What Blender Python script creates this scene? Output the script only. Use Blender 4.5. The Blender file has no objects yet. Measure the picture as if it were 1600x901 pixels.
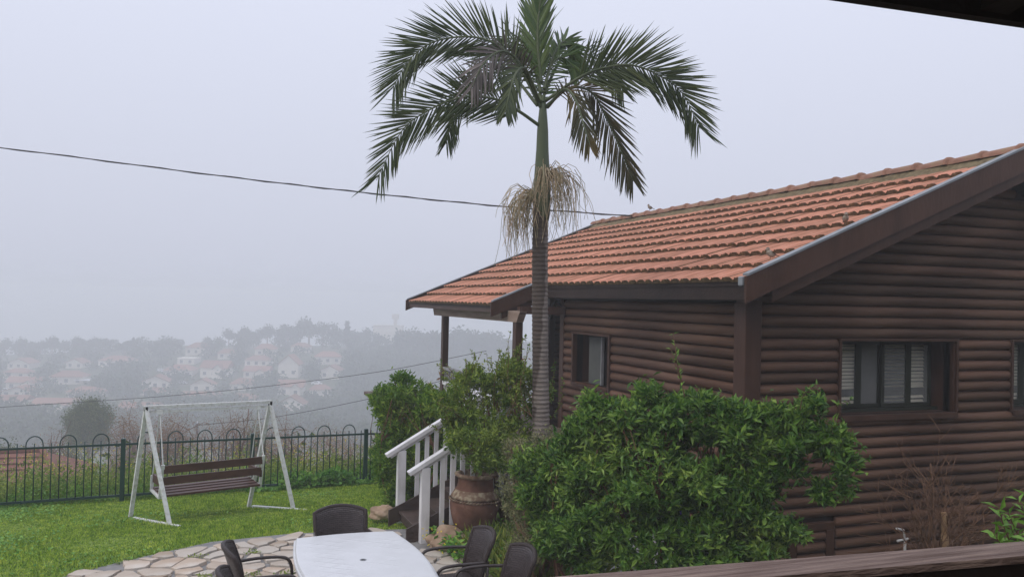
import bpy, math, random
import numpy as np
from mathutils import Vector, Matrix

random.seed(7); rng = np.random.default_rng(7)
S = bpy.context.scene
COL = S.collection
PI = math.pi

# ------------------------------------------------------------------ camera
H = 3.1
F_PX, CX, CY = 1337.0, 800.0, 450.5
def nrm(v):
    v = np.array(v, float); return v/np.linalg.norm(v)
_dx = nrm([4295-CX, 548-CY, F_PX]); _dy = nrm([288-CX, 458-CY, F_PX])
_dy = nrm(_dy-_dx*np.dot(_dx, _dy)); _dz = np.cross(_dx, _dy)
RM = np.array([_dx, _dy, _dz])           # camera (right, down, forward) to world
right, up, fwd = RM@[1, 0, 0], RM@[0, -1, 0], RM@[0, 0, 1]
cam = bpy.data.cameras.new('camera'); cam_o = bpy.data.objects.new('camera', cam); COL.objects.link(cam_o)
cam.sensor_width = 36; cam.lens = 36*F_PX/1600; cam.clip_start = 0.05; cam.clip_end = 6000
cam_o.matrix_world = Matrix(((right[0], up[0], -fwd[0], 0), (right[1], up[1], -fwd[1], 0), (right[2], up[2], -fwd[2], H), (0, 0, 0, 1)))
S.camera = cam_o
def at(px, py, depth):                   # survey: sight line and distance to a place
    return np.array([0, 0, H])+RM@np.array([(px-CX)/F_PX, (py-CY)/F_PX, 1.0])*depth

# ------------------------------------------------------------------ sky, sun, exposure
W = bpy.data.worlds.new('World'); S.world = W; W.use_nodes = True
nt = W.node_tree; bg = nt.nodes['Background']
sky = nt.nodes.new('ShaderNodeTexSky'); sky.sky_type = 'NISHITA'; sky.sun_disc = False
sky.sun_elevation = math.radians(48); sky.sun_rotation = math.radians(-70); sky.dust_density = 6; sky.air_density = 2
mix = nt.nodes.new('ShaderNodeMix'); mix.data_type = 'RGBA'; mix.inputs[0].default_value = 0.97
# standard overcast sky: evenly clouded, brighter overhead than at the horizon
_tc = nt.nodes.new('ShaderNodeTexCoord'); _sp = nt.nodes.new('ShaderNodeSeparateXYZ'); nt.links.new(_tc.outputs['Generated'], _sp.inputs[0])
_mx = nt.nodes.new('ShaderNodeMath'); _mx.operation = 'MAXIMUM'; _mx.inputs[1].default_value = 0; nt.links.new(_sp.outputs['Z'], _mx.inputs[0])
_ma = nt.nodes.new('ShaderNodeMath'); _ma.operation = 'MULTIPLY_ADD'; _ma.inputs[1].default_value = .8; _ma.inputs[2].default_value = 1; nt.links.new(_mx.outputs[0], _ma.inputs[0])
_vs = nt.nodes.new('ShaderNodeVectorMath'); _vs.operation = 'SCALE'; _vs.inputs[0].default_value = (6.05, 6.35, 7.55); nt.links.new(_ma.outputs[0], _vs.inputs['Scale'])
nt.links.new(_vs.outputs[0], mix.inputs[7])
nt.links.new(sky.outputs[0], mix.inputs[6]); nt.links.new(mix.outputs[2], bg.inputs[0])
bg.inputs[1].default_value = 0.1
sun = bpy.data.lights.new('sun', 'SUN'); sun.energy = 1.2; sun.angle = math.radians(40); sun.color = (1, .92, .80)
sun_o = bpy.data.objects.new('sun', sun); COL.objects.link(sun_o)
_e, _a = math.radians(48), math.radians(200)               # from the open valley side
sun_o.rotation_euler = Vector((math.cos(_e)*math.cos(_a), math.cos(_e)*math.sin(_a), math.sin(_e))).to_track_quat('Z', 'Y').to_euler()
S.view_settings.view_transform = 'Standard'; S.view_settings.look = 'None'
S.view_settings.exposure = 0; S.view_settings.gamma = 1
S.cycles.volume_bounces = 6; S.cycles.max_bounces = 10; S.cycles.transparent_max_bounces = 8
S.cycles.use_denoising = True; S.cycles.volume_step_rate = 1

# ------------------------------------------------------------------ materials
def mat(name, c1, c2=None, scale=5, rough=.6, bump=0, bscale=None, stretch=(1, 1, 1), vary=0, island=0, spec=.3, trans=0, c3=None, detail=5, metal=0, coords='Object'):
    m = bpy.data.materials.new(name); m.use_nodes = True
    t = m.node_tree; N = t.nodes; L = t.links; p = N['Principled BSDF']; out = N['Material Output']
    p.inputs['Roughness'].default_value = rough; p.inputs['Specular IOR Level'].default_value = spec; p.inputs['Metallic'].default_value = metal
    tc = N.new('ShaderNodeTexCoord'); mp = N.new('ShaderNodeMapping'); mp.inputs['Scale'].default_value = stretch
    L.new(tc.outputs[coords], mp.inputs[0])
    no = N.new('ShaderNodeTexNoise'); no.inputs['Scale'].default_value = scale; no.inputs['Detail'].default_value = detail
    L.new(mp.outputs[0], no.inputs['Vector'])
    r = N.new('ShaderNodeValToRGB'); r.color_ramp.elements[0].position = .32; r.color_ramp.elements[1].position = .68
    r.color_ramp.elements[0].color = (*c1, 1); r.color_ramp.elements[1].color = (*(c2 or c1), 1)
    if c3:
        e = r.color_ramp.elements.new(.5); e.color = (*c3, 1)
    L.new(no.outputs[0], r.inputs[0]); col = r.outputs[0]
    def hsv(src, col, amt, hs=.06):
        h = N.new('ShaderNodeHueSaturation'); mr = N.new('ShaderNodeMapRange')
        mr.inputs[3].default_value = 1-amt; mr.inputs[4].default_value = 1+amt
        L.new(src, mr.inputs[0]); L.new(mr.outputs[0], h.inputs['Value']); L.new(col, h.inputs['Color'])
        m2 = N.new('ShaderNodeMath'); m2.operation = 'MULTIPLY_ADD'; m2.inputs[1].default_value = -hs*min(1, amt*2); m2.inputs[2].default_value = .5+hs/2*min(1, amt*2)
        L.new(src, m2.inputs[0]); L.new(m2.outputs[0], h.inputs['Hue'])
        return h.outputs[0]
    if vary: col = hsv(N.new('ShaderNodeObjectInfo').outputs['Random'], col, vary, .012)
    if island: col = hsv(N.new('ShaderNodeNewGeometry').outputs['Random Per Island'], col, island)
    L.new(col, p.inputs['Base Color'])
    if bump:
        n2 = N.new('ShaderNodeTexNoise'); n2.inputs['Scale'].default_value = bscale or scale*4; n2.inputs['Detail'].default_value = 6
        L.new(mp.outputs[0], n2.inputs['Vector'])
        b = N.new('ShaderNodeBump'); b.inputs['Strength'].default_value = bump; b.inputs['Distance'].default_value = .02
        L.new(n2.outputs[0], b.inputs['Height']); L.new(b.outputs[0], p.inputs['Normal'])
    if trans:
        tb = N.new('ShaderNodeBsdfTranslucent'); L.new(col, tb.inputs[0]); mx = N.new('ShaderNodeMixShader'); mx.inputs[0].default_value = trans
        L.new(p.outputs[0], mx.inputs[1]); L.new(tb.outputs[0], mx.inputs[2]); L.new(mx.outputs[0], out.inputs[0])
    return m

M = {}
M['log'] = mat('log_wood', (.044, .0215, .0125), (.128, .070, .044), 2.4, .55, .45, 30, (.3, 3, 3), vary=.3, spec=.18, c3=(.078, .039, .0235), detail=8)
M['trim'] = mat('brown_trim', (.048, .022, .013), (.072, .035, .022), 4, .5, .15, 25, (1, 1, .3), vary=.1, spec=.22)
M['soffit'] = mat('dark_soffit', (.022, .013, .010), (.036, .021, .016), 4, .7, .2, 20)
M['beam'] = mat('weathered_beam', (.22, .155, .12), (.40, .31, .25), 3, .75, .4, 25, (3, .3, 3), c3=(.31, .225, .18))
M['tile'] = mat('terracotta', (.33, .155, .092), (.53, .26, .178), 2.6, .85, .5, 40, vary=.18, spec=.12, c3=(.45, .205, .135), detail=8)
M['moss'] = mat('mossy_edge', (.085, .055, .032), (.25, .175, .09), 9, .9, .5, 40, c3=(.155, .105, .055))
M['ridge'] = mat('ridge_clay', (.20, .10, .065), (.25, .18, .10), 5, .85, .5, 30, vary=.12, c3=(.27, .145, .10))
M['mortar'] = mat('mossy_mortar', (.10, .075, .038), (.20, .155, .085), 12, .95, .7, 50)
M['zinc'] = mat('zinc_flashing', (.19, .205, .22), (.28, .295, .31), 3, .55, metal=.2)
M['alum'] = mat('window_aluminium', (.020, .023, .015), (.028, .032, .022), 3, .6, spec=.2)
M['blind'] = mat('blind_slat', (.66, .59, .45), (.78, .70, .56), 3, .6)
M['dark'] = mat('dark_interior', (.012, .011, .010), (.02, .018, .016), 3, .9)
M['white'] = mat('white_paint', (.50, .49, .48), (.72, .71, .72), 5, .5, .2, 30, (1, 1, .5), c3=(.66, .65, .66), detail=8)
M['swingwhite'] = mat('chipped_white', (.50, .49, .46), (.68, .69, .69), 22, .5, .15, 40, c3=(.63, .64, .63), detail=8)
M['plank'] = mat('swing_plank', (.052, .022, .014), (.09, .042, .028), 4, .45, .2, 30, (.4, 3, 3), vary=.1, spec=.3)
M['stairwood'] = mat('dark_stair', (.04, .027, .022), (.075, .05, .04), 4, .6, .3, 25)
M['deck'] = mat('deck_wood', (.09, .06, .05), (.14, .10, .085), 4, .7, .3, 25)
M['fence'] = mat('green_fence', (.004, .030, .026), (.007, .042, .036), 5, .4, spec=.5)
M['wicker'] = mat('wicker_plain', (.022, .014, .013), (.042, .029, .026), 60, .45, .6, 140)
M['tube'] = mat('brown_tube', (.030, .021, .019), (.042, .03, .027), 8, .35, spec=.5)
M['stone'] = mat('flagstone', (.36, .25, .17), (.56, .51, .45), 2.2, .85, .6, 18, vary=.24, c3=(.47, .38, .30))
def _stone_alt(m):
    t = m.node_tree; N = t.nodes; L = t.links; p = N['Principled BSDF']; col = p.inputs['Base Color'].links[0].from_socket
    oi = N.new('ShaderNodeObjectInfo'); mt = N.new('ShaderNodeMath'); mt.operation = 'MULTIPLY'; mt.inputs[1].default_value = 7.31; L.new(oi.outputs['Random'], mt.inputs[0])
    fr = N.new('ShaderNodeMath'); fr.operation = 'FRACT'; L.new(mt.outputs[0], fr.inputs[0])
    mx = N.new('ShaderNodeMix'); mx.data_type = 'RGBA'; mx.inputs[7].default_value = (.45, .41, .36, 1); L.new(fr.outputs[0], mx.inputs[0]); L.new(col, mx.inputs[6]); L.new(mx.outputs[2], p.inputs['Base Color'])
_stone_alt(M['stone'])
M['roof_near'] = mat('neighbour_tile', (.17, .075, .055), (.24, .115, .085), 1.5, .9)
M['greyrail'] = mat('grey_rail', (.22, .22, .23), (.30, .30, .31), 5, .6)
M['tint'] = mat('screen_mesh', (.010, .011, .008), (.016, .017, .012), 3, .9, spec=0)
M['grout'] = mat('grout', (.17, .165, .165), (.25, .245, .24), 8, .9, .4, 40)
M['rock'] = mat('rock', (.22, .15, .10), (.42, .32, .23), 4, .9, .9, 12, c3=(.34, .24, .165))
M['jar'] = mat('jar_clay', (.075, .04, .028), (.20, .11, .078), 3.6, .85, .6, 25, c3=(.135, .066, .045), detail=8)
M['jarrim'] = mat('jar_lichen', (.13, .075, .05), (.36, .31, .22), 14, .9, .6, 40, c3=(.21, .145, .10))
M['grass'] = mat('grass', (.14, .26, .020), (.36, .46, .07), 6, .6, island=.6, trans=.3, c3=(.22, .35, .036))
M['clover'] = mat('clover', (.09, .24, .03), (.19, .37, .075), 2, .5, island=.35, trans=.25)
M['lawnsoil'] = mat('lawn_soil', (.11, .18, .022), (.18, .25, .045), 2.5, .9, .6, 60)
M['weed'] = mat('weed', (.10, .205, .03), (.30, .35, .08), 1.6, .6, island=.35, trans=.3)
M['yellow'] = mat('yellow_flower', (.62, .5, .02), (.75, .62, .05), 5, .6)
M['purple'] = mat('purple_flower', (.10, .07, .34), (.17, .12, .45), 5, .6)
M['leaf'] = mat('shrub_leaf', (.062, .145, .020), (.190, .300, .060), 1.6, .42, island=.6, trans=.3, spec=.35, c3=(.105, .215, .034))
M['leafnew'] = mat('young_leaf', (.12, .28, .03), (.20, .37, .06), 3, .4, island=.3, trans=.3, spec=.4)
M['leafolive'] = mat('olive_leaf', (.095, .18, .022), (.23, .30, .055), 2.5, .5, island=.45, trans=.3)
M['leafhedge'] = mat('hedge_leaf', (.07, .17, .018), (.19, .31, .042), 2.0, .5, island=.45, trans=.3)
M['leafdry'] = mat('dry_leaf', (.12, .145, .055), (.27, .27, .14), 5, .7, island=.45, trans=.2)
M['twig'] = mat('twig_bark', (.095, .050, .028), (.20, .11, .065), 9, .8, .3, 40)
M['twiglight'] = mat('pale_twig', (.16, .10, .06), (.27, .19, .12), 9, .8)
M['stump'] = mat('cut_stump', (.26, .16, .08), (.38, .25, .14), 8, .8, .4, 30)
M['frond'] = mat('palm_leaflet', (.034, .058, .016), (.078, .105, .030), 1.2, .42, island=.45, trans=.28, spec=.4)
M['frondnew'] = mat('palm_new_leaflet', (.055, .105, .026), (.105, .155, .045), 2, .4, island=.3, trans=.25)
M['frondold'] = mat('palm_old_leaflet', (.035, .042, .016), (.13, .09, .025), 1.6, .6, island=.45, trans=.2, c3=(.07, .06, .02))
M['frondgrey'] = mat('palm_dead_leaflet', (.10, .085, .075), (.19, .165, .15), 3, .7, island=.3)
M['rachis'] = mat('palm_rachis', (.05, .07, .03), (.10, .12, .055), 3, .5)
M['shaft'] = mat('palm_crownshaft', (.065, .085, .042), (.095, .115, .060), 3, .45, stretch=(3, 3, .4))
M['inflor'] = mat('palm_flower_stalk', (.23, .18, .10), (.42, .36, .23), 6, .7, island=.45, c3=(.32, .255, .15))
M['wire'] = mat('black_cable', (.012, .012, .013), (.02, .02, .021), 5, .5)
M['earth'] = mat('earth', (.05, .055, .025), (.11, .09, .05), .35, .95, .6, 6, c3=(.06, .085, .03))
M['wood_far'] = mat('far_foliage', (.022, .042, .018), (.05, .075, .03), .2, .8, island=.35)
M['pine_far'] = mat('far_pine', (.02, .04, .02), (.04, .062, .028), .3, .8, island=.3)
M['brownleaf'] = mat('autumn_leaf', (.19, .105, .055), (.33, .215, .11), 1.5, .8, island=.4, trans=.25)
M['greentree'] = mat('tree_leaf', (.065, .10, .03), (.13, .165, .055), .8, .7, island=.35, trans=.2)
M['wall_far'] = mat('far_plaster', (.66, .61, .54), (.76, .72, .66), .6, .9, vary=.12)
M['roof_far'] = mat('far_roof_tile', (.23, .115, .085), (.31, .165, .125), .8, .9, vary=.12)
M['glass_far'] = mat('far_window', (.06, .07, .08), (.09, .10, .12), 1, .3)
M['whitefar'] = mat('white_sheet', (.75, .76, .8), (.8, .8, .84), 1, .6)
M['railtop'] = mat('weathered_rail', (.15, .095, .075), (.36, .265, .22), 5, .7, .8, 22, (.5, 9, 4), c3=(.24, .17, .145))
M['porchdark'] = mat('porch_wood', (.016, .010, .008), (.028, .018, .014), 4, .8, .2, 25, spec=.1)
M['bird'] = mat('sparrow_body', (.20, .16, .12), (.34, .30, .25), 30, .9)
M['birddark'] = mat('sparrow_dark', (.05, .03, .022), (.10, .065, .045), 30, .9)
M['iron'] = mat('black_iron', (.01, .01, .01), (.016, .016, .016), 5, .5)
def tabletop_mat():
    m = mat('table_plastic', (.55, .56, .575), (.60, .61, .63), 5, .32, spec=.4, detail=9)
    t = m.node_tree; N = t.nodes; L = t.links; p = N['Principled BSDF']
    tc = N.new('ShaderNodeTexCoord'); acc = None
    for a in (.62, -.62):
        mp = N.new('ShaderNodeMapping'); mp.inputs['Rotation'].default_value = (0, 0, a); L.new(tc.outputs['Object'], mp.inputs[0])
        w = N.new('ShaderNodeTexWave'); w.bands_direction = 'Y'; w.inputs['Scale'].default_value = 2.6; w.inputs['Distortion'].default_value = .25; w.inputs['Detail'].default_value = 1
        L.new(mp.outputs[0], w.inputs['Vector'])
        r = N.new('ShaderNodeMapRange'); r.inputs[1].default_value = .86; r.inputs[2].default_value = 1; L.new(w.outputs['Fac'], r.inputs[0])
        if acc is None: acc = r.outputs[0]
        else:
            ad = N.new('ShaderNodeMath'); ad.operation = 'MAXIMUM'; L.new(acc, ad.inputs[0]); L.new(r.outputs[0], ad.inputs[1]); acc = ad.outputs[0]
    nz = N.new('ShaderNodeTexNoise'); nz.inputs['Scale'].default_value = 2.4; L.new(tc.outputs['Object'], nz.inputs['Vector']); mr = N.new('ShaderNodeMapRange'); mr.inputs[1].default_value = .45; mr.inputs[2].default_value = .62; L.new(nz.outputs[0], mr.inputs[0])
    mm = N.new('ShaderNodeMath'); mm.operation = 'MULTIPLY'; L.new(acc, mm.inputs[0]); L.new(mr.outputs[0], mm.inputs[1]); acc = mm.outputs[0]
    b = N.new('ShaderNodeBump'); b.inputs['Strength'].default_value = .3; b.inputs['Distance'].default_value = .012
    L.new(acc, b.inputs['Height']); L.new(b.outputs[0], p.inputs['Normal'])
    return m
M['table'] = tabletop_mat()
def weave_mat():
    m = mat('wicker_weave', (.026, .018, .017), (.05, .037, .034), 30, .4, spec=.5)
    t = m.node_tree; N = t.nodes; L = t.links; p = N['Principled BSDF']
    tc = N.new('ShaderNodeTexCoord'); br = N.new('ShaderNodeTexBrick')
    br.inputs['Scale'].default_value = 1; br.inputs['Brick Width'].default_value = .046; br.inputs['Row Height'].default_value = .019
    br.inputs['Mortar Size'].default_value = .0028; br.inputs['Mortar Smooth'].default_value = 1
    br.inputs['Color1'].default_value = (.030, .019, .018, 1); br.inputs['Color2'].default_value = (.052, .037, .035, 1); br.inputs['Mortar'].default_value = (.010, .007, .007, 1)
    L.new(tc.outputs['UV'], br.inputs['Vector']); L.new(br.outputs['Color'], p.inputs['Base Color'])
    b = N.new('ShaderNodeBump'); b.invert = True; b.inputs['Strength'].default_value = .9; b.inputs['Distance'].default_value = .01
    L.new(br.outputs['Fac'], b.inputs['Height']); L.new(b.outputs[0], p.inputs['Normal'])
    return m
M['weave'] = weave_mat()
def trunk_mat():
    m = mat('palm_trunk', (.16, .13, .11), (.27, .23, .205), 4, .8, .5, 25, (1, 1, 7), c3=(.21, .175, .152))
    t = m.node_tree; N = t.nodes; L = t.links; p = N['Principled BSDF']; col = p.inputs['Base Color'].links[0].from_socket
    tc = N.new('ShaderNodeTexCoord'); sp = N.new('ShaderNodeSeparateXYZ'); L.new(tc.outputs['Object'], sp.inputs[0])
    n = N.new('ShaderNodeTexNoise'); n.inputs['Scale'].default_value = 4; L.new(tc.outputs['Object'], n.inputs['Vector'])
    a = N.new('ShaderNodeMath'); a.operation = 'MULTIPLY_ADD'; a.inputs[1].default_value = .16; L.new(n.outputs[0], a.inputs[0]); L.new(sp.outputs['X'], a.inputs[2])
    z = N.new('ShaderNodeMath'); z.operation = 'MULTIPLY_ADD'; z.inputs[1].default_value = -.045; L.new(sp.outputs['Z'], z.inputs[0]); L.new(a.outputs[0], z.inputs[2])
    r = N.new('ShaderNodeMapRange'); r.inputs[1].default_value = -.135; r.inputs[2].default_value = -.115; L.new(z.outputs[0], r.inputs[0])
    mx = N.new('ShaderNodeMix'); mx.data_type = 'RGBA'; mx.inputs[6].default_value = (.085, .065, .054, 1); L.new(r.outputs[0], mx.inputs[0]); L.new(col, mx.inputs[7])
    L.new(mx.outputs[2], p.inputs['Base Color'])
    return m
M['trunk'] = trunk_mat()
def glass_mat():
    m = bpy.data.materials.new('window_glass'); m.use_nodes = True; p = m.node_tree.nodes['Principled BSDF']
    p.inputs['Base Color'].default_value = (.95, .96, .93, 1); p.inputs['Roughness'].default_value = .03; p.inputs['Transmission Weight'].default_value = .9; p.inputs['IOR'].default_value = 1.25
    return m
M['glass'] = glass_mat()
M['frosted'] = mat('frosted_pane', (.075, .08, .075), (.11, .115, .108), 2, .6, spec=.1)

# ------------------------------------------------------------------ builders
def wl(o):
    v = Vector((0, 0, 0))
    while o is not None: v = v+o.location; o = o.parent
    return v
def tag(o, label=None, cat=None, group=None, kind=None):
    if label: o['label'] = label
    if cat: o['category'] = cat
    if group: o['group'] = group
    if kind: o['kind'] = kind
    return o
def thing(name, label, cat, loc, group=None, rz=0):
    o = bpy.data.objects.new(name, None); COL.objects.link(o); o.location = tuple(float(c) for c in loc); o.rotation_euler = (0, 0, rz)
    o.empty_display_size = .1
    return tag(o, label, cat, group)
def add(name, me, m, parent=None, loc=None, world=True, rot=None):
    """link a mesh; with world=True its vertices are world coordinates and the parent is unrotated"""
    o = bpy.data.objects.new(name, me); COL.objects.link(o)
    if m is not None and len(me.materials) == 0:
        for k in (m if isinstance(m, (list, tuple)) else [m]): me.materials.append(M[k] if isinstance(k, str) else k)
    if parent is not None: o.parent = parent
    L = Vector(loc) if loc is not None else Vector((0, 0, 0))
    o.location = L-wl(parent) if (world and parent is not None) else L
    if rot is not None: o.rotation_euler = rot
    return o
def mesh(name, V, Fc, smooth=False, idx=None):
    me = bpy.data.meshes.new(name)
    me.from_pydata(V.tolist() if hasattr(V, 'tolist') else [tuple(v) for v in V], [], Fc.tolist() if hasattr(Fc, 'tolist') else Fc)
    if smooth: me.polygons.foreach_set('use_smooth', [True]*len(me.polygons))
    if idx is not None: me.polygons.foreach_set('material_index', idx)
    me.update(); return me
class MB:
    def __init__(s): s.v = []; s.f = []; s.i = []
    def poly(s, pts, faces, mi=0):
        b = len(s.v); s.v += [tuple(float(c) for c in p) for p in pts]; s.f += [tuple(b+k for k in f) for f in faces]; s.i += [mi]*len(faces); return s
    def box(s, a, b, mi=0, bev=0.0):
        (x0, y0, z0), (x1, y1, z1) = a, b
        if bev:
            c = bev; P = []
            # chamfered box: 24 corner points
            for sx, X, dx in ((0, x0, c), (1, x1, -c)):
                for sy, Y, dy in ((0, y0, c), (1, y1, -c)):
                    for sz, Z, dz in ((0, z0, c), (1, z1, -c)):
                        P += [(X, Y+dy, Z+dz), (X+dx, Y, Z+dz), (X+dx, Y+dy, Z)]
            idx = lambda x, y, z, k: (x*4+y*2+z)*3+k
            Fs = []
            Fs += [[idx(0, 0, 0, 0), idx(0, 0, 1, 0), idx(0, 1, 1, 0), idx(0, 1, 0, 0)], [idx(1, 0, 0, 0), idx(1, 1, 0, 0), idx(1, 1, 1, 0), idx(1, 0, 1, 0)]]
            Fs += [[idx(0, 0, 0, 1), idx(1, 0, 0, 1), idx(1, 0, 1, 1), idx(0, 0, 1, 1)], [idx(0, 1, 0, 1), idx(0, 1, 1, 1), idx(1, 1, 1, 1), idx(1, 1, 0, 1)]]
            Fs += [[idx(0, 0, 0, 2), idx(0, 1, 0, 2), idx(1, 1, 0, 2), idx(1, 0, 0, 2)], [idx(0, 0, 1, 2), idx(1, 0, 1, 2), idx(1, 1, 1, 2), idx(0, 1, 1, 2)]]
            for x in (0, 1):
                for y in (0, 1): Fs.append([idx(x, y, 0, 0), idx(x, y, 0, 1), idx(x, y, 1, 1), idx(x, y, 1, 0)])
            for x in (0, 1):
                for z in (0, 1): Fs.append([idx(x, 0, z, 0), idx(x, 0, z, 2), idx(x, 1, z, 2), idx(x, 1, z, 0)])
            for y in (0, 1):
                for z in (0, 1): Fs.append([idx(0, y, z, 1), idx(0, y, z, 2), idx(1, y, z, 2), idx(1, y, z, 1)])
            for x in (0, 1):
                for y in (0, 1):
                    for z in (0, 1): Fs.append([idx(x, y, z, 0), idx(x, y, z, 1), idx(x, y, z, 2)])
            return s.poly(P, Fs, mi)
        P = [(x0, y0, z0), (x1, y0, z0), (x1, y1, z0), (x0, y1, z0), (x0, y0, z1), (x1, y0, z1), (x1, y1, z1), (x0, y1, z1)]
        return s.poly(P, [(3, 2, 1, 0), (4, 5, 6, 7), (0, 1, 5, 4), (1, 2, 6, 5), (2, 3, 7, 6), (3, 0, 4, 7)], mi)
    def bar(s, p, q, w, h, upv=(0, 0, 1), mi=0):
        """rectangular bar from p to q, w across, h along upv"""
        p, q = np.array(p, float), np.array(q, float); d = nrm(q-p); u = np.array(upv, float); sd = nrm(np.cross(d, u)); u = np.cross(sd, d)
        P = []
        for c in (p, q):
            for a, b in ((-1, -1), (1, -1), (1, 1), (-1, 1)): P.append(c+sd*a*w/2+u*b*h/2)
        return s.poly(P, [(3, 2, 1, 0), (4, 5, 6, 7), (0, 1, 5, 4), (1, 2, 6, 5), (2, 3, 7, 6), (3, 0, 4, 7)], mi)
    def tube(s, pts, r, n=6, mi=0, cap=True):
        pts = [np.array(p, float) for p in pts]; k = len(pts); rs = r if hasattr(r, '__len__') else [r]*k
        ref = np.array([0.13, .31, .94]); rings = []
        b = len(s.v)
        for i, p in enumerate(pts):
            t = nrm(pts[min(i+1, k-1)]-pts[max(i-1, 0)]); a = np.cross(t, ref)
            if np.linalg.norm(a) < 1e-3: a = np.cross(t, [1, 0, 0])
            a = nrm(a); c = np.cross(t, a)
            for j in range(n):
                an = 2*PI*j/n; s.v.append(tuple(p+rs[i]*(a*math.cos(an)+c*math.sin(an))))
        for i in range(k-1):
            for j in range(n):
                s.f.append((b+i*n+j, b+i*n+(j+1) % n, b+(i+1)*n+(j+1) % n, b+(i+1)*n+j)); s.i.append(mi)
        if cap and n > 2:
            s.f.append(tuple(b+j for j in range(n))[::-1]); s.f.append(tuple(b+(k-1)*n+j for j in range(n))); s.i += [mi, mi]
        return s
    def lathe(s, prof, n=32, c=(0, 0, 0), mi=0):
        b = len(s.v)
        for r, z in prof:
            for j in range(n): s.v.append((c[0]+r*math.cos(2*PI*j/n), c[1]+r*math.sin(2*PI*j/n), c[2]+z))
        for i in range(len(prof)-1):
            for j in range(n): s.f.append((b+i*n+j, b+i*n+(j+1) % n, b+(i+1)*n+(j+1) % n, b+(i+1)*n+j)); s.i.append(mi)
        return s
    def mesh(s, name, smooth=False): return mesh(name, s.v, s.f, smooth, s.i)
    def build(s, name, m, parent=None, smooth=False, world=True, loc=None, rot=None): return add(name, s.mesh(name, smooth), m, parent, loc, world, rot)
def curve(ctrl, n=16):
    """Catmull-Rom through control points"""
    P = [np.array(p, float) for p in ctrl]; P = [2*P[0]-P[1]]+P+[2*P[-1]-P[-2]]; out = []
    segs = len(P)-3
    for k in range(n+1):
        u = k/n*segs; i = min(int(u), segs-1); t = u-i; a, b, c, d = P[i:i+4]
        out.append(.5*((2*b)+(-a+c)*t+(2*a-5*b+4*c-d)*t*t+(-a+3*b-3*c+d)*t**3))
    return out
def unit(v): return v/np.maximum(np.linalg.norm(v, axis=-1, keepdims=True), 1e-9)
def leaf_arrays(B, D, U, L, Wd, fold=.18, droop=.12):
    """folded pointed leaves: base B, direction D, upper side U"""
    D = unit(D); Sd = unit(np.cross(D, U)); U = np.cross(Sd, D); L = np.asarray(L)[:, None]; Wd = np.asarray(Wd)[:, None]
    l = B+D*L*.45+Sd*Wd*.5+U*Wd*fold; r = B+D*L*.45-Sd*Wd*.5+U*Wd*fold; t = B+D*L-U*L*droop
    V = np.stack([B, r, t, l], 1).reshape(-1, 3); k = np.arange(len(B))[:, None]*4
    Fc = np.stack([k+[0, 1, 2], k+[0, 2, 3]], 1).reshape(-1, 3)
    return V, Fc
def cat_arr(parts):
    V = []; Fc = []; b = 0
    for v, f in parts: V.append(v); Fc.append(f+b); b += len(v)
    return np.concatenate(V), np.concatenate(Fc)
def sprays(P, D, n, length, L, Wd, spread=.95, jit=.25, keep=None):
    """n leaves round a twig at each tip P pointing along D"""
    N_ = len(P); D = unit(D); ref = unit(rng.normal(size=(N_, 3))); A = unit(np.cross(D, ref)); C = np.cross(D, A); out = []
    for k in range(n):
        ph = 2.4*k+rng.uniform(0, .6, N_); t = (k+.5)/n; rad = np.cos(ph)[:, None]*A+np.sin(ph)[:, None]*C
        sp = spread*(1.15-.75*t); d = unit(D*math.cos(sp)+rad*math.sin(sp)+rng.normal(size=(N_, 3))*jit*.5)
        b = P+D*((t-1)*length)+rng.normal(size=(N_, 3))*.006
        sc = rng.uniform(.5, 1.35, N_)*(1.1-.35*t)
        out.append((b, d, unit(D+.2*rng.normal(size=(N_, 3))), L*sc, Wd*sc))
    return out
def lobes_points(lobes, n, lo=.82, hi=1.05, bump=.16, cull=.72):
    """points near the surface of a union of ellipsoids; returns points and outward directions"""
    vol = np.array([max(l[3]*l[4], .02) for l in lobes]); pick = rng.choice(len(lobes), n, p=vol/vol.sum())
    C = np.array([l[:3] for l in lobes])[pick]; R = np.array([[l[3], l[5] if len(l) > 5 else l[3], l[4]] for l in lobes])
    d = unit(rng.normal(size=(n, 3))); q = d*3+C*2.0
    f = 1+bump*(np.sin(q[:, 0]*2.3+1)*np.sin(q[:, 1]*2.9+2)+.6*np.sin(q[:, 2]*5.1+q[:, 0]*3.3))
    u = rng.uniform(lo, hi, n)*f; P = C+d*R[pick]*u[:, None]; nr = unit(d/R[pick])
    ok = np.ones(n, bool)
    for k, l in enumerate(lobes):
        ok &= ~((np.linalg.norm((P-np.array(l[:3]))/R[k], axis=1) < cull) & (pick != k))
    return P[ok], nr[ok]
def shoot(base, tip, k=6, bend=.1):
    base, tip = np.array(base, float), np.array(tip, float); mid = (base+tip)/2+rng.normal(size=3)*bend*np.linalg.norm(tip-base)
    return curve([base, mid, tip], k)

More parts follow.
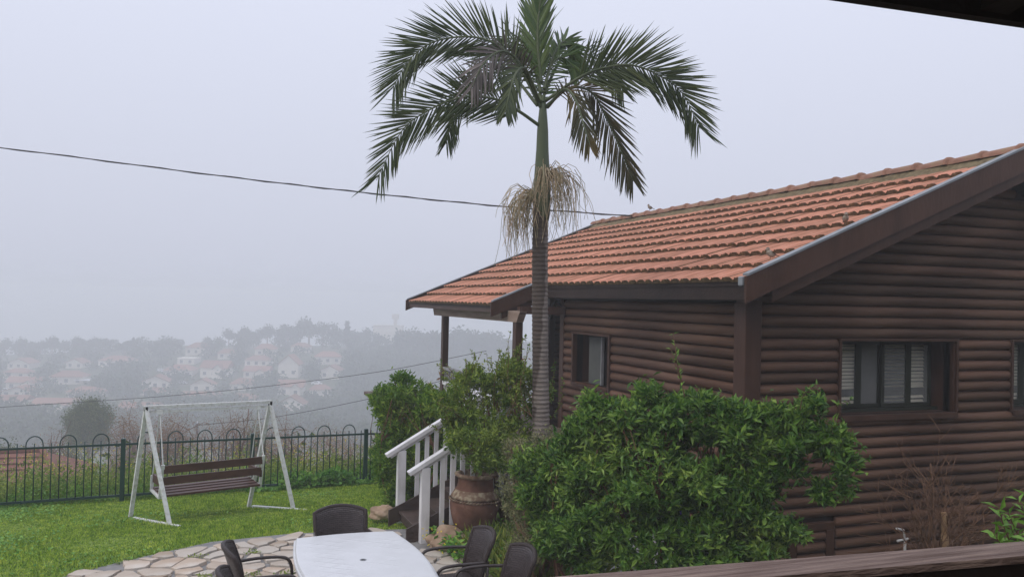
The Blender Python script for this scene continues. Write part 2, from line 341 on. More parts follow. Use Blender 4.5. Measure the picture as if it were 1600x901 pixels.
# ------------------------------------------------------------------ ground
PROF = np.array([(-1500, -.05), (9.5, -.05), (11.2, -.05), (17.2, -.67), (19, -.95), (24, -2.8), (40, -9), (80, -19), (140, -29), (200, -34), (260, -36), (310, -35),
                 (370, -28.5), (420, -22.5), (450, -21), (480, -22), (560, -32), (700, -50), (1600, -70)])
def ground_z(x, y):
    x = np.asarray(x, float); y = np.asarray(y, float)
    s = np.clip((x-4)/5, 0, 1); s = s*s*(3-2*s)*np.clip((60-y)/30, 0, 1)
    b = np.clip((y-25)/55, 0, 1); b = b*b*(3-2*b); dd = .357*x+.934*y; sl = .934*x-.357*y
    z = np.interp((y-9*s)*(1-b)+dd*b, PROF[:, 0], PROF[:, 1])
    far = np.clip((y-30)/120, 0, 1)
    z = z+far*(1.2*np.sin(x*.021+1)*np.sin(y*.017)+.8*np.sin(x*.05+y*.03))
    z = z+np.clip((dd-280)/150, 0, 1)*.045*np.clip(sl+67, -300, 0)
    s2 = np.clip((x-4.8)/1.6, 0, 1)*np.clip((y-3.5)/2, 0, 1)*np.clip((30-y)/8, 0, 1)*(1-np.clip((y-25)/5, 0, 1)); z = z-.62*s2*s2*(3-2*s2)
    return z
def sgrid(a, fine0, fine1, step, b):
    g = list(np.arange(fine0, fine1+1e-6, step)); s = step; x = fine1
    while x < b: s *= 1.18; x += s; g.append(min(x, b))
    s = step; x = fine0; pre = []
    while x > a: s *= 1.18; x -= s; pre.append(max(x, a))
    return np.array(pre[::-1]+g)
gx = sgrid(-1100, -8, 16, .8, 1100); gy = sgrid(-300, 6, 26, .6, 1100)
GX, GY = np.meshgrid(gx, gy); GZ = ground_z(GX, GY)
V = np.stack([GX, GY, GZ], -1).reshape(-1, 3); nx = len(gx); ny = len(gy)
ii = (np.arange(ny-1)[:, None]*nx+np.arange(nx-1)[None]).reshape(-1, 1)
add('ground', mesh('ground', V, np.concatenate([ii, ii+1, ii+nx+1, ii+nx], 1), True), 'earth')
bpy.data.objects['ground']['kind'] = 'structure'
# lawn sheet
EDGE = [(-9, 8.0), (-3.2, 9.2), (-1.78, 10.1), (-1.24, 10.42), (-.53, 10.92), (.4, 11.42), (1.35, 11.52), (2.2, 11.45), (2.75, 11.35), (3.2, 11.3), (6, 11.3)]
def edge_y(x): return np.interp(x, [e[0] for e in EDGE], [e[1] for e in EDGE])
xs = np.linspace(-9, 5.6, 60); lv = []
for x in xs:
    e = float(edge_y(x))
    for t in np.linspace(0, 1, 20):
        y = e+(17.6-e)*t; lv.append((x, y, float(ground_z(x, y))+.03))
lf = [(i*20+j, (i+1)*20+j, (i+1)*20+j+1, i*20+j+1) for i in range(59) for j in range(19)]
lawn = add('lawn', mesh('lawn', lv, lf, True), 'lawnsoil'); tag(lawn, kind='structure')
def lawn_pts(n, x0=-5.5, x1=4.2):
    x = rng.uniform(x0, x1, n); y = rng.uniform(9, 17.4, n); ok = y > edge_y(x)+rng.normal(0, .035, n)-.03
    x, y = x[ok], y[ok]; return np.stack([x, y, ground_z(x, y)+.028], 1)
P = lawn_pts(260000); n = len(P)
d = unit(np.stack([rng.normal(0, .55, n), rng.normal(0, .55, n), np.ones(n)], 1)); a = rng.uniform(0, 2*PI, n); sd = np.stack([np.cos(a), np.sin(a), np.zeros(n)], 1)
hgt = rng.uniform(.02, .05, n)*(1+.5*np.sin(P[:, 0]*2.1)*np.sin(P[:, 1]*1.7)); wd = .0065
V = np.stack([P-sd*wd, P+sd*wd, P+d*hgt[:, None]], 1).reshape(-1, 3)
g = add('grass', mesh('grass', V, np.arange(3*n).reshape(-1, 3)), 'grass'); tag(g, 'short green lawn grass in front of the fence', 'grass', kind='stuff')
P = lawn_pts(90000); dens = np.sin(P[:, 0]*1.3+2)*np.sin(P[:, 1]*1.9)+np.sin(P[:, 0]*.5-1.2)*.8-.35*(P[:, 0]+1); P = P[dens+rng.normal(0, .5, len(P)) > .35]; n = len(P)
P[:, 2] += rng.uniform(.02, .05, n); d = unit(np.stack([rng.normal(size=n), rng.normal(size=n), rng.normal(size=n)*.35], 1)); U = unit(np.stack([rng.normal(0, .35, n), rng.normal(0, .35, n), np.ones(n)], 1))
V, Fc = leaf_arrays(P, d, U, rng.uniform(.025, .06, n), rng.uniform(.022, .045, n), .1, .05)
g = add('clover', mesh('clover', V, Fc), 'clover'); tag(g, 'broad-leaved clover spread through the lawn', 'clover', kind='stuff')

# patio: grout bed and flagstones
pv = [(x, y, -.012) for x, y in [(-9, 8.0-.02)]+[(e[0], e[1]) for e in EDGE[1:]]]+[(6, 2, -.012), (-9, 2, -.012)]
patio = add('patio', mesh('patio', pv, [tuple(range(len(pv)))[::-1]]), 'grout'); tag(patio, kind='structure')
def clip(poly, nx_, ny_, c):
    out = []
    for i in range(len(poly)):
        a, b = poly[i], poly[(i+1) % len(poly)]; da, db = nx_*a[0]+ny_*a[1]-c, nx_*b[0]+ny_*b[1]-c
        if da <= 0: out.append(a)
        if (da < 0) != (db < 0) and da != db:
            t = da/(da-db); out.append((a[0]+(b[0]-a[0])*t, a[1]+(b[1]-a[1])*t))
    return out
seeds = []
yy = 6.6; row = 0
while yy < 11.9:
    xx = -4.2+.2*(row % 2)
    while xx < 3.4:
        seeds.append((xx+rng.uniform(-.15, .15), yy+rng.uniform(-.13, .13))); xx += rng.choice([.20, .30, .42])
    yy += .245; row += 1
for i, (sx, sy) in enumerate(seeds):
    if sy > edge_y(sx)-.10 or (sx > 2.75 and sy > 10.2): continue
    poly = [(sx-.6, sy-.6), (sx+.6, sy-.6), (sx+.6, sy+.6), (sx-.6, sy+.6)]
    for j, (tx, ty) in enumerate(seeds):
        if i != j and abs(tx-sx) < 1.2 and abs(ty-sy) < 1.2:
            dx_, dy_ = tx-sx, ty-sy; l = math.hypot(dx_, dy_); gap = .012+.022*((i*7+j*7) % 5)/4
            poly = clip(poly, dx_/l, dy_/l, (dx_*(tx+sx)/2+dy_*(ty+sy)/2)/l-gap)
            if len(poly) < 3: break
    if len(poly) < 3: continue
    pts = []
    for k in range(len(poly)):                              # uneven outline
        a, b = np.array(poly[k]), np.array(poly[(k+1) % len(poly)]); l = np.linalg.norm(b-a)
        for t in ((.05, .35, .68, .95) if l > .16 else (.15, .85)): pts.append(a+(b-a)*t+rng.normal(0, .008, 2))
    pts = [p for p in pts if p[1] < edge_y(p[0])+.02] 
    if len(pts) < 4: continue
    top = rng.uniform(.012, .026); tilt = rng.normal(0, .012, 2); m_ = len(pts)
    cx_, cy_ = np.mean(pts, 0); V = []
    for zz, sc in ((-.03, 1.0), (top-.005, .995), (top, .975)):
        V += [(cx_+(p[0]-cx_)*sc-cx_, cy_+(p[1]-cy_)*sc-cy_, zz+(tilt@(p-[cx_, cy_]) if zz > 0 else 0)) for p in pts]
    Fc = [tuple(range(2*m_, 3*m_))]+[(k+r*m_, (k+1) % m_+r*m_, (k+1) % m_+(r+1)*m_, k+(r+1)*m_) for r in (0, 1) for k in range(m_)]
    add('flagstone', mesh('flagstone', V, Fc), 'stone', patio, (cx_, cy_, 0))
# weeds in the joints
P = np.stack([rng.uniform(-1.5, 2.4, 60), rng.uniform(8.6, 11.2, 60), np.zeros(60)], 1); P = P[P[:, 1] < edge_y(P[:, 0])-.1][:14]
Q = np.repeat(P, 40, 0)+rng.normal(0, 1, (len(P)*40, 3))*[.05, .035, .008]; Q[:, 2] = .02+abs(Q[:, 2]); n = len(Q)
V, Fc = leaf_arrays(Q, unit(rng.normal(size=(n, 3))+[0, 0, .4]), np.tile([0, 0, 1.0], (n, 1))+rng.normal(0, .2, (n, 3)), rng.uniform(.02, .05, n), rng.uniform(.012, .025, n))
g = add('joint_weeds', mesh('joint_weeds', V, Fc), 'weed'); tag(g, 'little weeds growing in the joints of the flagstones', 'weeds', kind='stuff')

# ------------------------------------------------------------------ log cabin
XW, YW = 6.661, 9.055                     # side wall plane, gable wall plane
TAN = math.tan(math.radians(22.68)); CO, SI = math.cos(math.radians(22.68)), math.sin(math.radians(22.68))
XR, ZR = 10.72, 3.44+(10.72-6.30)*TAN       # ridge
YN, YF = 8.44, 21.55                      # roof verges
def roof_z(x): return 3.44+(x-6.30)*TAN if x <= XR else 3.44+(2*XR-x-6.30)*TAN
cabin = thing('log_cabin', 'dark brown log cabin with terracotta tiled roof beside the palm', 'cabin', (XW, YW, -.3))
PITCH = .146; SEAM0 = 3.13
def log_mesh(L):
    prof = []
    for k in range(8):
        a = -PI/2+PI*k/7; prof.append((-.064*math.cos(a)**.9 if 0 < k < 7 else 0, .0715*math.sin(a)))
    V = []; 
    xs_ = (0, .012, L-.012, L); sc = (.86, 1, 1, .86)
    for x, s_ in zip(xs_, sc): V += [(x, p[0]*s_, p[1]*(.5+.5*s_)) for p in prof]
    Fc = [(i*8+j, (i+1)*8+j, (i+1)*8+j+1, i*8+j+1) for i in range(3) for j in range(7)]+[tuple(range(8)), tuple(range(24, 32))[::-1]]
    me = mesh('log', V, Fc, True); return me
def seg_minus(a, b, holes):
    segs = [(a, b)]
    for h0, h1 in holes:
        ns = []
        for s0, s1 in segs:
            if h1 <= s0 or h0 >= s1: ns.append((s0, s1)); continue
            if h0 > s0: ns.append((s0, h0))
            if h1 < s1: ns.append((h1, s1))
        segs = ns
    return [s for s in segs if s[1]-s[0] > .05]
WIN1 = (8.14, 10.10, 1.68, 2.665); WIN2 = (11.27, 13.2, 1.68, 2.665); HATCH = (7.35, 8.02, -.6, .30)
gw = MB().box((XW+.02, YW+.004, -.9), (WIN1[0], YW+.12, 3.2)).box((WIN1[0], YW+.004, -.9), (WIN1[1], YW+.12, WIN1[2])).box((WIN1[0], YW+.004, WIN1[3]), (WIN1[1], YW+.12, 3.2)) \
    .box((WIN1[1], YW+.004, -.9), (WIN2[0], YW+.12, 3.2)).box((WIN2[0], YW+.004, -.9), (WIN2[1], YW+.12, WIN2[2])).box((WIN2[0], YW+.004, WIN2[3]), (WIN2[1], YW+.12, 3.2)).box((WIN2[1], YW+.004, -.9), (2*XR-XW, YW+.12, 3.2))
gw.poly([(XW+.02, YW+.01, 3.2), (2*XR-XW, YW+.01, 3.2), (XR, YW+.01, roof_z(XR)-.12)], [(0, 1, 2)])
gable = gw.build('gable_wall', 'soffit', cabin)
for k in range(-16, 26):
    zc = SEAM0-PITCH*k-PITCH/2
    if zc > 3.25:
        x0 = 6.30+(zc+.2-3.44)/TAN+.12; x1 = 2*XR-x0
        if x1-x0 < .3: continue
    else: x0, x1 = XW+.12, 2*XR-XW
    holes = []
    for (a, b, c, d_) in (WIN1, WIN2, HATCH):
        if c-.06 < zc < d_+.06: holes.append((a-.06, b+.06))
    for s0, s1 in seg_minus(x0, x1, holes):
        add('log', log_mesh(s1-s0), 'log', gable, (s0, YW, zc))
SW = (12.70, 14.06, 1.66, 2.53); YP = 14.62
sw = MB().box((XW+.004, YW+.12, -.9), (XW+.12, SW[0], 3.45)).box((XW+.004, SW[0], -.9), (XW+.12, SW[1], SW[2])).box((XW+.004, SW[0], SW[3]), (XW+.12, SW[1], 3.45)).box((XW+.004, SW[1], -.9), (XW+.12, YP, 3.45))
side = sw.build('side_wall', 'soffit', cabin)
for k in range(-2, 26):
    zc = SEAM0-PITCH*k-PITCH/2; holes = [(SW[0]-.05, SW[1]+.05)] if SW[2]-.05 < zc < SW[3]+.05 else []
    if zc > 3.3: continue
    for s0, s1 in seg_minus(YW+.1, YP-.08, holes):
        add('log', log_mesh(s1-s0), 'log', side, (XW, s1, zc), rot=(0, 0, -PI/2))
# far end walls of the main block and the set-back wall across the porch
MB().box((XW+.1, YP-.1, -.9), (14.4, YP+.05, 3.4)).build('end_wall', 'soffit', cabin)
MB().box((2*XR-XW-.1, YW+.13, -.9), (2*XR-XW, YP-.101, 3.4)).build('end_wall', 'soffit', cabin)
pw = MB().box((8.66, 19.76, -.9), (14.4, 19.9, 4.3)).build('porch_wall', 'soffit', cabin)
for k in range(-6, 24):
    zc = SEAM0-PITCH*k-PITCH/2+.03; add('log', log_mesh(2.4), 'log', pw, (8.68, 19.76, zc))
MB().box((8.52, 19.62, -.9), (8.68, 19.78, 4.2), bev=.008).build('wall_post', 'trim', cabin)
MB().box((XW-.085, YW-.085, -.9), (XW+.16, YW+.16, 3.33), bev=.006).build('corner_post', 'trim', cabin)
MB().box((XW-.07, YP-.11, -.9), (XW+.10, YP+.06, 3.33), bev=.006).build('corner_post', 'trim', cabin)
# windows
def box_part(name, a, b, m, parent, bev=.004): return MB().box(a, b, bev=bev).build(name, m, parent)
def gable_window(w):
    x0, x1, z0, z1 = w; p = .085; y0 = YW-p; y1 = YW+.36
    win = box_part('window_frame', (x0-.07, y0, z1), (x1+.07, y1, z1+.035), 'trim', cabin)       # head board carries the others
    win.name = 'window'
    box_part('frame_board', (x0-.07, y0+.003, z0-.02), (x0-.03, y1, z1-.001), 'trim', win); box_part('frame_board', (x1+.03, y0+.003, z0-.02), (x1+.07, y1, z1-.001), 'trim', win)
    box_part('reveal', (x0-.029, YW-.05, z0+.002), (x0, y1, z1-.002), 'trim', win); box_part('reveal', (x1, YW-.05, z0+.002), (x1+.029, y1, z1-.002), 'trim', win)
    box_part('sill', (x0-.029, y0-.02, z0-.075), (x1+.045, y1, z0-.001), 'trim', win)
    yb = YW+.26
    for a, b, yy_, nm in ((x0+.10, x0+1.0, yb+.04, 'sash'), (x0+.97, x1-.08, yb, 'sash')):
        m = MB(); t = .055; za, zb = z0+.05, z1-.01
        for q in (((a, yy_, za), (a+t, yy_+.035, zb)), ((b-t, yy_, za), (b, yy_+.035, zb)), ((a+t, yy_, za), (b-t, yy_+.035, za+t)), ((a+t, yy_, zb-t), (b-t, yy_+.035, zb))): m.box(*q)
        cx_ = x0+.60 if yy_ > yb+.01 else x0+1.46; m.box((cx_-.05, yy_+.002, za+t), (cx_+.05, yy_+.033, zb-t))
        m.build('sash', 'alum', win)
        MB().box((a+t, yy_+.014, za+t), (cx_-.05, yy_+.02, zb-t)).build('pane', 'glass', win); MB().box((cx_+.05, yy_+.014, za+t), (b-t, yy_+.02, zb-t)).build('pane', 'glass', win)
        if yy_ > yb+.01: MB().box((cx_+.05, yy_+.024, za+t), (b-t, yy_+.026, zb-t)).build('screen', 'tint', win)
        else:
            q_ = za+t
            while q_ < zb-t-.02: MB().box((a+t, yy_+.024, q_), (cx_-.05, yy_+.026, q_+.026)).build('screen', 'tint', win); q_ += .05
    MB().box((x0+.001, yb-.05, z0), (x1-.001, yb+.1, z0+.045)).build('track', 'alum', win)
    zz = z0+.12; k = 0
    while zz < z1-.05:
        if k not in (2, 3):
            dz = .012*math.sin(k*2.1)*(1 if k < 5 else .3)
            for a, b in ((x0+.12, x0+.95), (x0+1.02, x1-.13)):
                MB().poly([(a, yb+.080, zz-.018), (b, yb+.080, zz-.018+dz), (b, yb+.10, zz+.018+dz), (a, yb+.10, zz+.018)], [(0, 1, 2, 3)]).build('blind_slat', 'blind', win)
        zz += .05; k += 1
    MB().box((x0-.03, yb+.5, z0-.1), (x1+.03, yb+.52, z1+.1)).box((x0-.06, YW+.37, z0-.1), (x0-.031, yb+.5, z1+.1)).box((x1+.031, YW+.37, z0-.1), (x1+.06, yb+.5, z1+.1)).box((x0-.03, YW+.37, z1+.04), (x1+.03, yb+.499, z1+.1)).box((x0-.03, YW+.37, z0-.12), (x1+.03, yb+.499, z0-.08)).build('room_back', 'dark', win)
    return win
gable_window(WIN1); gable_window(WIN2)
hw = box_part('hatch', (HATCH[0]-.02, YW-.075, HATCH[3]-.10), (HATCH[1]+.02, YW+.05, HATCH[3]), 'trim', cabin)
box_part('frame_board', (HATCH[1]-.11, YW-.072, -.85), (HATCH[1]+.018, YW+.05, HATCH[3]-.101), 'trim', hw); box_part('frame_board', (HATCH[0]-.018, YW-.072, -.85), (HATCH[0]+.09, YW+.05, HATCH[3]-.101), 'trim', hw)
for k in range(7):
    add('board', log_mesh(HATCH[1]-HATCH[0]-.2), 'log', hw, (HATCH[0]+.09, YW-.01, HATCH[3]-.175-.146*k))
y0, y1, z0, z1 = SW
sw_ = box_part('window', (XW-.09, y0-.06, z1), (XW+.3, y1+.06, z1+.035), 'trim', cabin)
box_part('frame_board', (XW-.087, y0-.06, z0-.05), (XW+.3, y0, z1-.001), 'trim', sw_); box_part('frame_board', (XW-.087, y1, z0-.05), (XW+.3, y1+.06, z1-.001), 'trim', sw_)
box_part('sill', (XW-.10, y0, z0-.05), (XW+.3, y1, z0-.001), 'trim', sw_)
box_part('casement', (XW+.05, 13.17, z0+.02), (XW+.085, 13.66, z1-.03), 'frosted', sw_)
box_part('casement_edge', (XW+.03, 13.145, z0+.02), (XW+.088, 13.169, z1-.02), 'greyrail', sw_)
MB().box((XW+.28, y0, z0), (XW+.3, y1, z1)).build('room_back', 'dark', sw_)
# conduit under the eave
MB().tube([(XW-.075, YW+.12, 3.165), (XW-.075, YP-.12, 3.165)], .028, 8).build('conduit', 'iron', cabin, True)
# roof: boards, tiles, ridge, verge boards
XE, XPE, YPN = 6.30, 5.36, 15.05          # eave, porch eave, near verge of the porch roof
rf = MB()
def slab(x0, x1, y0, y1, t0, t1, mi=0):
    P = [(x, y, roof_z(x)-t) for t in (t0, t1) for x, y in ((x0, y0), (x1, y0), (x1, y1), (x0, y1))]
    rf.poly(P, [(0, 1, 2, 3), (7, 6, 5, 4), (0, 4, 5, 1), (1, 5, 6, 2), (2, 6, 7, 3), (3, 7, 4, 0)], mi)
slab(XE+.03, XR, YN+.03, YF-.03, .055, .11); slab(XPE+.03, XE+.029, YPN+.03, YF-.03, .055, .11)
P = [(XR+.001, YN+.03, ZR-.055), (2*XR-XE, YN+.03, 3.385), (2*XR-XE, YF-.03, 3.385), (XR+.001, YF-.03, ZR-.055)]
rf.poly(P+[(p[0], p[1], p[2]-.055) for p in P], [(0, 1, 2, 3), (7, 6, 5, 4), (0, 4, 5, 1), (1, 5, 6, 2), (2, 6, 7, 3), (3, 7, 4, 0)])
roof = rf.build('roof', 'soffit', cabin)
TW, TS = .48, .515                        # tile width along the eave, course length up the slope
def tile_mesh():
    pu = [0, .035, .085, .105, .155, .175, .24, .275, .325, .345, .395, .415, .478]; ph = [0, -.006, -.004, -.002, -.050, -.002, 0, -.006, -.004, -.002, -.050, -.002, 0]
    pu = [0, .06, .065, .085, .10, .15, .20, .24, .30, .305, .325, .34, .39, .44, .478]; ph = [0, 0, -.008, -.008, 0, -.036, 0, 0, 0, -.008, -.008, 0, -.036, 0, 0]
    nP = len(pu); V = []; top0, top1 = .066, .002; Ls = .56
    V += [(0, u, top0+h) for u, h in zip(pu, ph)]; V += [(Ls, u, top1+h*.8) for u, h in zip(pu, ph)]; V += [(.012, u, -.002) for u in pu]
    Fc = [(i, nP+i, nP+i+1, i+1) for i in range(nP-1)]; idx = [0]*(nP-1)
    Fc += [(i, i+1, 2*nP+i+1, 2*nP+i) for i in range(nP-1)]; idx += [1]*(nP-1)
    Fc += [(0, 2*nP, nP), (nP-1, 2*nP-1, 3*nP-1)]; idx += [1, 1]
    me = mesh('roof_tile', V, Fc, False, idx); me.materials.append(M['tile']); me.materials.append(M['moss']); return me
TM = tile_mesh(); rot_t = (0, -math.atan(TAN), 0)
for r in range(-2, 9):
    x = XE+.475*r-.0; y = (YPN if r < 0 else YN)+.02; c = 0
    while y < YF-.3:
        o = add('roof_tile', TM, None, roof, (x+rng.normal(0, .006), y, roof_z(x)-.05+.004*(c % 2)+rng.normal(0, .003)), rot=(0, -math.atan(TAN)+rng.normal(0, .004), rng.normal(0, .006)))
        y += TW; c += 1
def ridge_mesh():
    V = []; n = 9
    for y, r in ((0, .118), (.05, .13), (.09, .112), (.64, .094)):
        for k in range(n):
            a = PI*k/(n-1); V.append((-r*math.cos(a)*1.1, y, r*math.sin(a)))
    Fc = [(i*n+j, i*n+j+1, (i+1)*n+j+1, (i+1)*n+j) for i in range(3) for j in range(n-1)]+[tuple(range(n))[::-1]]
    return mesh('ridge_tile', V, Fc, True)
RMh = ridge_mesh(); RMh.materials.append(M['ridge']); y = YN
while y < YF-.3:
    add('ridge_tile', RMh, None, roof, (XR, y, ZR+.0+rng.normal(0, .004)), rot=(rng.normal(0, .012), 0, rng.normal(0, .015))); y += .6
mb = MB(); prev = None
ys = np.arange(YN, YF+.01, .12)
for i in range(len(ys)-1):
    w0, w1 = .30+.05*math.sin(ys[i]*5.1)+.03*math.sin(ys[i]*13), .30+.05*math.sin(ys[i+1]*5.1)+.03*math.sin(ys[i+1]*13)
    mb.poly([(XR, ys[i], ZR+.055), (XR, ys[i+1], ZR+.055), (XR-w1, ys[i+1], roof_z(XR-w1)-.045), (XR-w0, ys[i], roof_z(XR-w0)-.045)], [(0, 1, 2, 3)])
mb.build('ridge_mortar', 'mortar', roof)
def rake(x0, x1, y, zt, zb, th, name, m, parent):
    P = [(x, yy_, roof_z(x)+z) for x in (x0, x1) for yy_ in (y, y+th) for z in (zt, zb)]
    return MB().poly(P, [(0, 1, 5, 4), (2, 6, 7, 3), (0, 4, 6, 2), (1, 3, 7, 5), (0, 2, 3, 1), (4, 5, 7, 6)]).build(name, m, parent)
rake(XE-.14, XR, YN-.04, .065, -.25, .045, 'verge_board', 'trim', roof); rake(XE+.27, XR, YN+.01, -.251, -.40, .04, 'verge_board', 'trim', roof)
rake(XE-.12, XR, YN-.055, .095, .067, .12, 'verge_flashing', 'zinc', roof)
rake(XPE-.03, XE+.1, YPN-.04, .02, -.25, .045, 'verge_board', 'trim', roof); rake(XPE+.2, XE+.3, YPN+.01, -.251, -.38, .04, 'verge_board', 'trim', roof)
rake(XPE, XE+.05, YPN-.05, .05, .022, .09, 'verge_flashing', 'zinc', roof)
rake(XPE-.03, XR, YF, .02, -.25, .045, 'verge_board', 'trim', roof); rake(XPE, XR, YF-.05, .045, .022, .11, 'verge_flashing', 'zinc', roof)
P = []
MB().box((XE-.17, YN+.02, 3.33), (XE-.08, YN+.10, 3.45), bev=.015).build('gutter_end', 'zinc', roof)
MB().box((XE+.05, YN+.01, 3.17), (XE+.10, YP+.5, 3.345)).build('fascia', 'soffit', roof)
MB().box((XE+.101, YN+.05, 3.26), (XW+.12, YPN, 3.29)).build('soffit_board', 'soffit', roof)
MB().box((XPE+.04, YPN+.005, 2.875), (XPE+.09, YF-.05, 2.985)).build('fascia', 'trim', roof)
# rafters showing under the gable overhang
for x in np.arange(XE+.5, XR, .8): MB().box((x, YN+.06, roof_z(x)-.22), (x+.06, YW+.02, roof_z(x)-.12)).build('purlin_end', 'soffit', roof)
# porch: beam, columns, floor, rail
MB().poly([(5.68, 14.42, 2.915), (5.68, 20.25, 2.915), (5.68, 20.12, 2.705), (5.68, 14.60, 2.705), (5.82, 14.42, 2.915), (5.82, 20.25, 2.915), (5.82, 20.12, 2.705), (5.82, 14.60, 2.705)],
          [(0, 1, 2, 3), (7, 6, 5, 4), (0, 4, 5, 1), (1, 5, 6, 2), (2, 6, 7, 3), (3, 7, 4, 0)]).build('porch_beam', 'beam', cabin)
for yc in (14.72, 19.42): MB().box((5.69, yc-.085, .2), (5.83, yc+.085, 2.704), bev=.006).build('porch_column', 'trim', cabin)
MB().box((5.69, 14.45, 2.86), (6.6, 14.58, 3.0)).build('tie_beam', 'trim', cabin)
porch = MB().box((4.25, 10.55, .68), (6.57, 21.3, .76)).build('porch_floor', 'deck', cabin)
for x, y in ((4.35, 10.7), (4.35, 14.5), (5.75, 14.7), (5.75, 19.4), (5.75, 21.1), (6.45, 10.7)): MB().box((x-.07, y-.07, -.9), (x+.07, y+.07, .679)).build('floor_post', 'stairwood', porch)
rl = MB().box((5.70, 14.82, 1.46), (5.80, 19.33, 1.52)).build('porch_rail', 'greyrail', cabin)
for y in np.arange(14.95, 19.3, .16): MB().box((5.73, y, .762), (5.77, y+.04, 1.459)).build('baluster', 'greyrail', rl)
rl = MB().box((4.30, 11.95, 1.60), (4.40, 14.6, 1.66)).build('porch_rail', 'white', cabin)
for y in np.arange(12.0, 14.6, .16): MB().box((4.33, y, .762), (4.37, y+.04, 1.599)).build('baluster', 'white', rl)
# iron lantern under the porch eave
lan = thing('hanging_lantern', 'small black iron bracket lantern at the porch corner post', 'lantern', (6.42, 14.70, 2.86))
lc = np.array([6.42, 14.70, 2.86])
MB().tube(curve([(6.59, 14.6, 3.02), (6.52, 14.66, 3.1), (6.44, 14.70, 3.05), (6.42, 14.70, 2.98)], 8), .010, 5).build('bracket', 'iron', lan)
MB().tube(curve([(6.59, 14.6, 2.86), (6.54, 14.64, 2.90), (6.5, 14.66, 2.98), (6.47, 14.68, 3.06)], 8), .008, 5).build('scroll', 'iron', lan)
MB().lathe([(.001, .12), (.03, .11), (.065, .07), (.07, .06), (.055, .055), (.035, -.06), (.04, -.065), (.012, -.09), (.001, -.13)], 8, lc).build('lamp_body', 'iron', lan)

# ------------------------------------------------------------------ stairs and white stair rails
st = thing('porch_stairs', 'dark wooden stairs with white handrails behind the clay jar', 'stairs', (2.9, 11.2, 0))
for k in range(5):
    x = 2.86+.30*k; z = .15*(k+1)
    MB().box((x, 10.72, z-.035), (x+.33, 11.68, z), bev=.004).build('tread', 'stairwood', st)
    MB().box((x+.03, 10.72, z-.15), (x+.05, 11.68, z-.036)).build('riser', 'stairwood', st)
for y in (10.68, 11.69):
    MB().poly([(2.72, y, -.06), (4.3, y, .62), (4.3, y, .86), (2.72, y, .16), (2.72, y+.035, -.06), (4.3, y+.035, .62), (4.3, y+.035, .86), (2.72, y+.035, .16)],
              [(0, 1, 2, 3), (7, 6, 5, 4), (0, 4, 5, 1), (1, 5, 6, 2), (2, 6, 7, 3), (3, 7, 4, 0)]).build('stringer', 'stairwood', st)
for y, xa, za in ((10.64, 2.72, .875), (11.76, 2.68, .905)):
    sl = .585; f = lambda x: za+(x-xa)*sl
    hr = MB().bar((xa, y, za), (4.1, y, f(4.1)), .115, .05).build('handrail', 'white', st)
    MB().bar((xa+.06, y, za-.016), (4.08, y, f(4.08)-.065), .045, .045).build('under_rail', 'white', hr)
    MB().box((xa+.16, y-.05, -.03), (xa+.275, y+.05, f(xa+.2)-.05), bev=.004).build('newel_post', 'white', st)
    for k in range(8):
        x = xa+.42+.135*k; MB().box((x, y-.022, max(-.03, (x-2.85)*.5-.02)), (x+.055, y+.022, f(x)-.075)).build('baluster', 'white', st)

# ------------------------------------------------------------------ palm
PB = at(848, 672, 11); pb = np.array([4.335, 10.145, -.05])
palm = thing('palm_tree', 'tall slender palm with arching feathery fronds before the cabin roof', 'tree', pb)
prof = []; z = 0
top_z = 4.42
while z < top_z:
    t = z/top_z; r = .135-.028*min(1, t*2)-.008*t+(.03*max(0, 1-z/.4)); lx, ly = -.075*t, -.01*t
    prof.append((z, r)); prof.append((z+.030, r-.001)); prof.append((z+.036, r+.004)); prof.append((z+.048, r+.004)); z += .055
mb = MB(); mb.tube([(-.08*(z/top_z)+.012*math.sin(z*1.3), 0, z) for z, r in prof], [r for z, r in prof], 20)
mb.build('trunk', 'trunk', palm, True, world=False)
cs = [(4.18, .092), (4.26, .108), (4.42, .116), (4.62, .110), (4.85, .096), (5.1, .08), (5.35, .072), (5.5, .06), (5.8, .03)]
MB().tube([(-.075-.02*(z-3.9)/2+.008, 0, z) for z, r in cs], [r for z, r in cs], 18).build('crownshaft', 'shaft', palm, True, world=False)
crown = at(846, 165, 11)
DEP = 11.0
def leaflet_mesh(L, w, droop, name='leaflet'):
    """strip along +x with its flat side up (z) drooping to -z"""
    ts = (0, .12, .4, .75, 1); ws = (.35, .8, 1, .7, 0.05); V = []
    for t, k in zip(ts, ws): V += [(L*t, -w*k/2, -droop*L*t*t+.10*w*k), (L*t, 0, -droop*L*t*t-.05*w), (L*t, w*k/2, -droop*L*t*t+.10*w*k)]
    Fc = [(i*3+j, i*3+j+1, (i+1)*3+j+1, (i+1)*3+j) for i in range(4) for j in (0, 1)]
    return V, Fc
LFT = [mesh('leaflet', *leaflet_mesh(1, .062, dr)) for dr in (.05, .14)]
for me in LFT: me.materials.append(M['frond'])
view = nrm(crown-np.array([0, 0, H]))
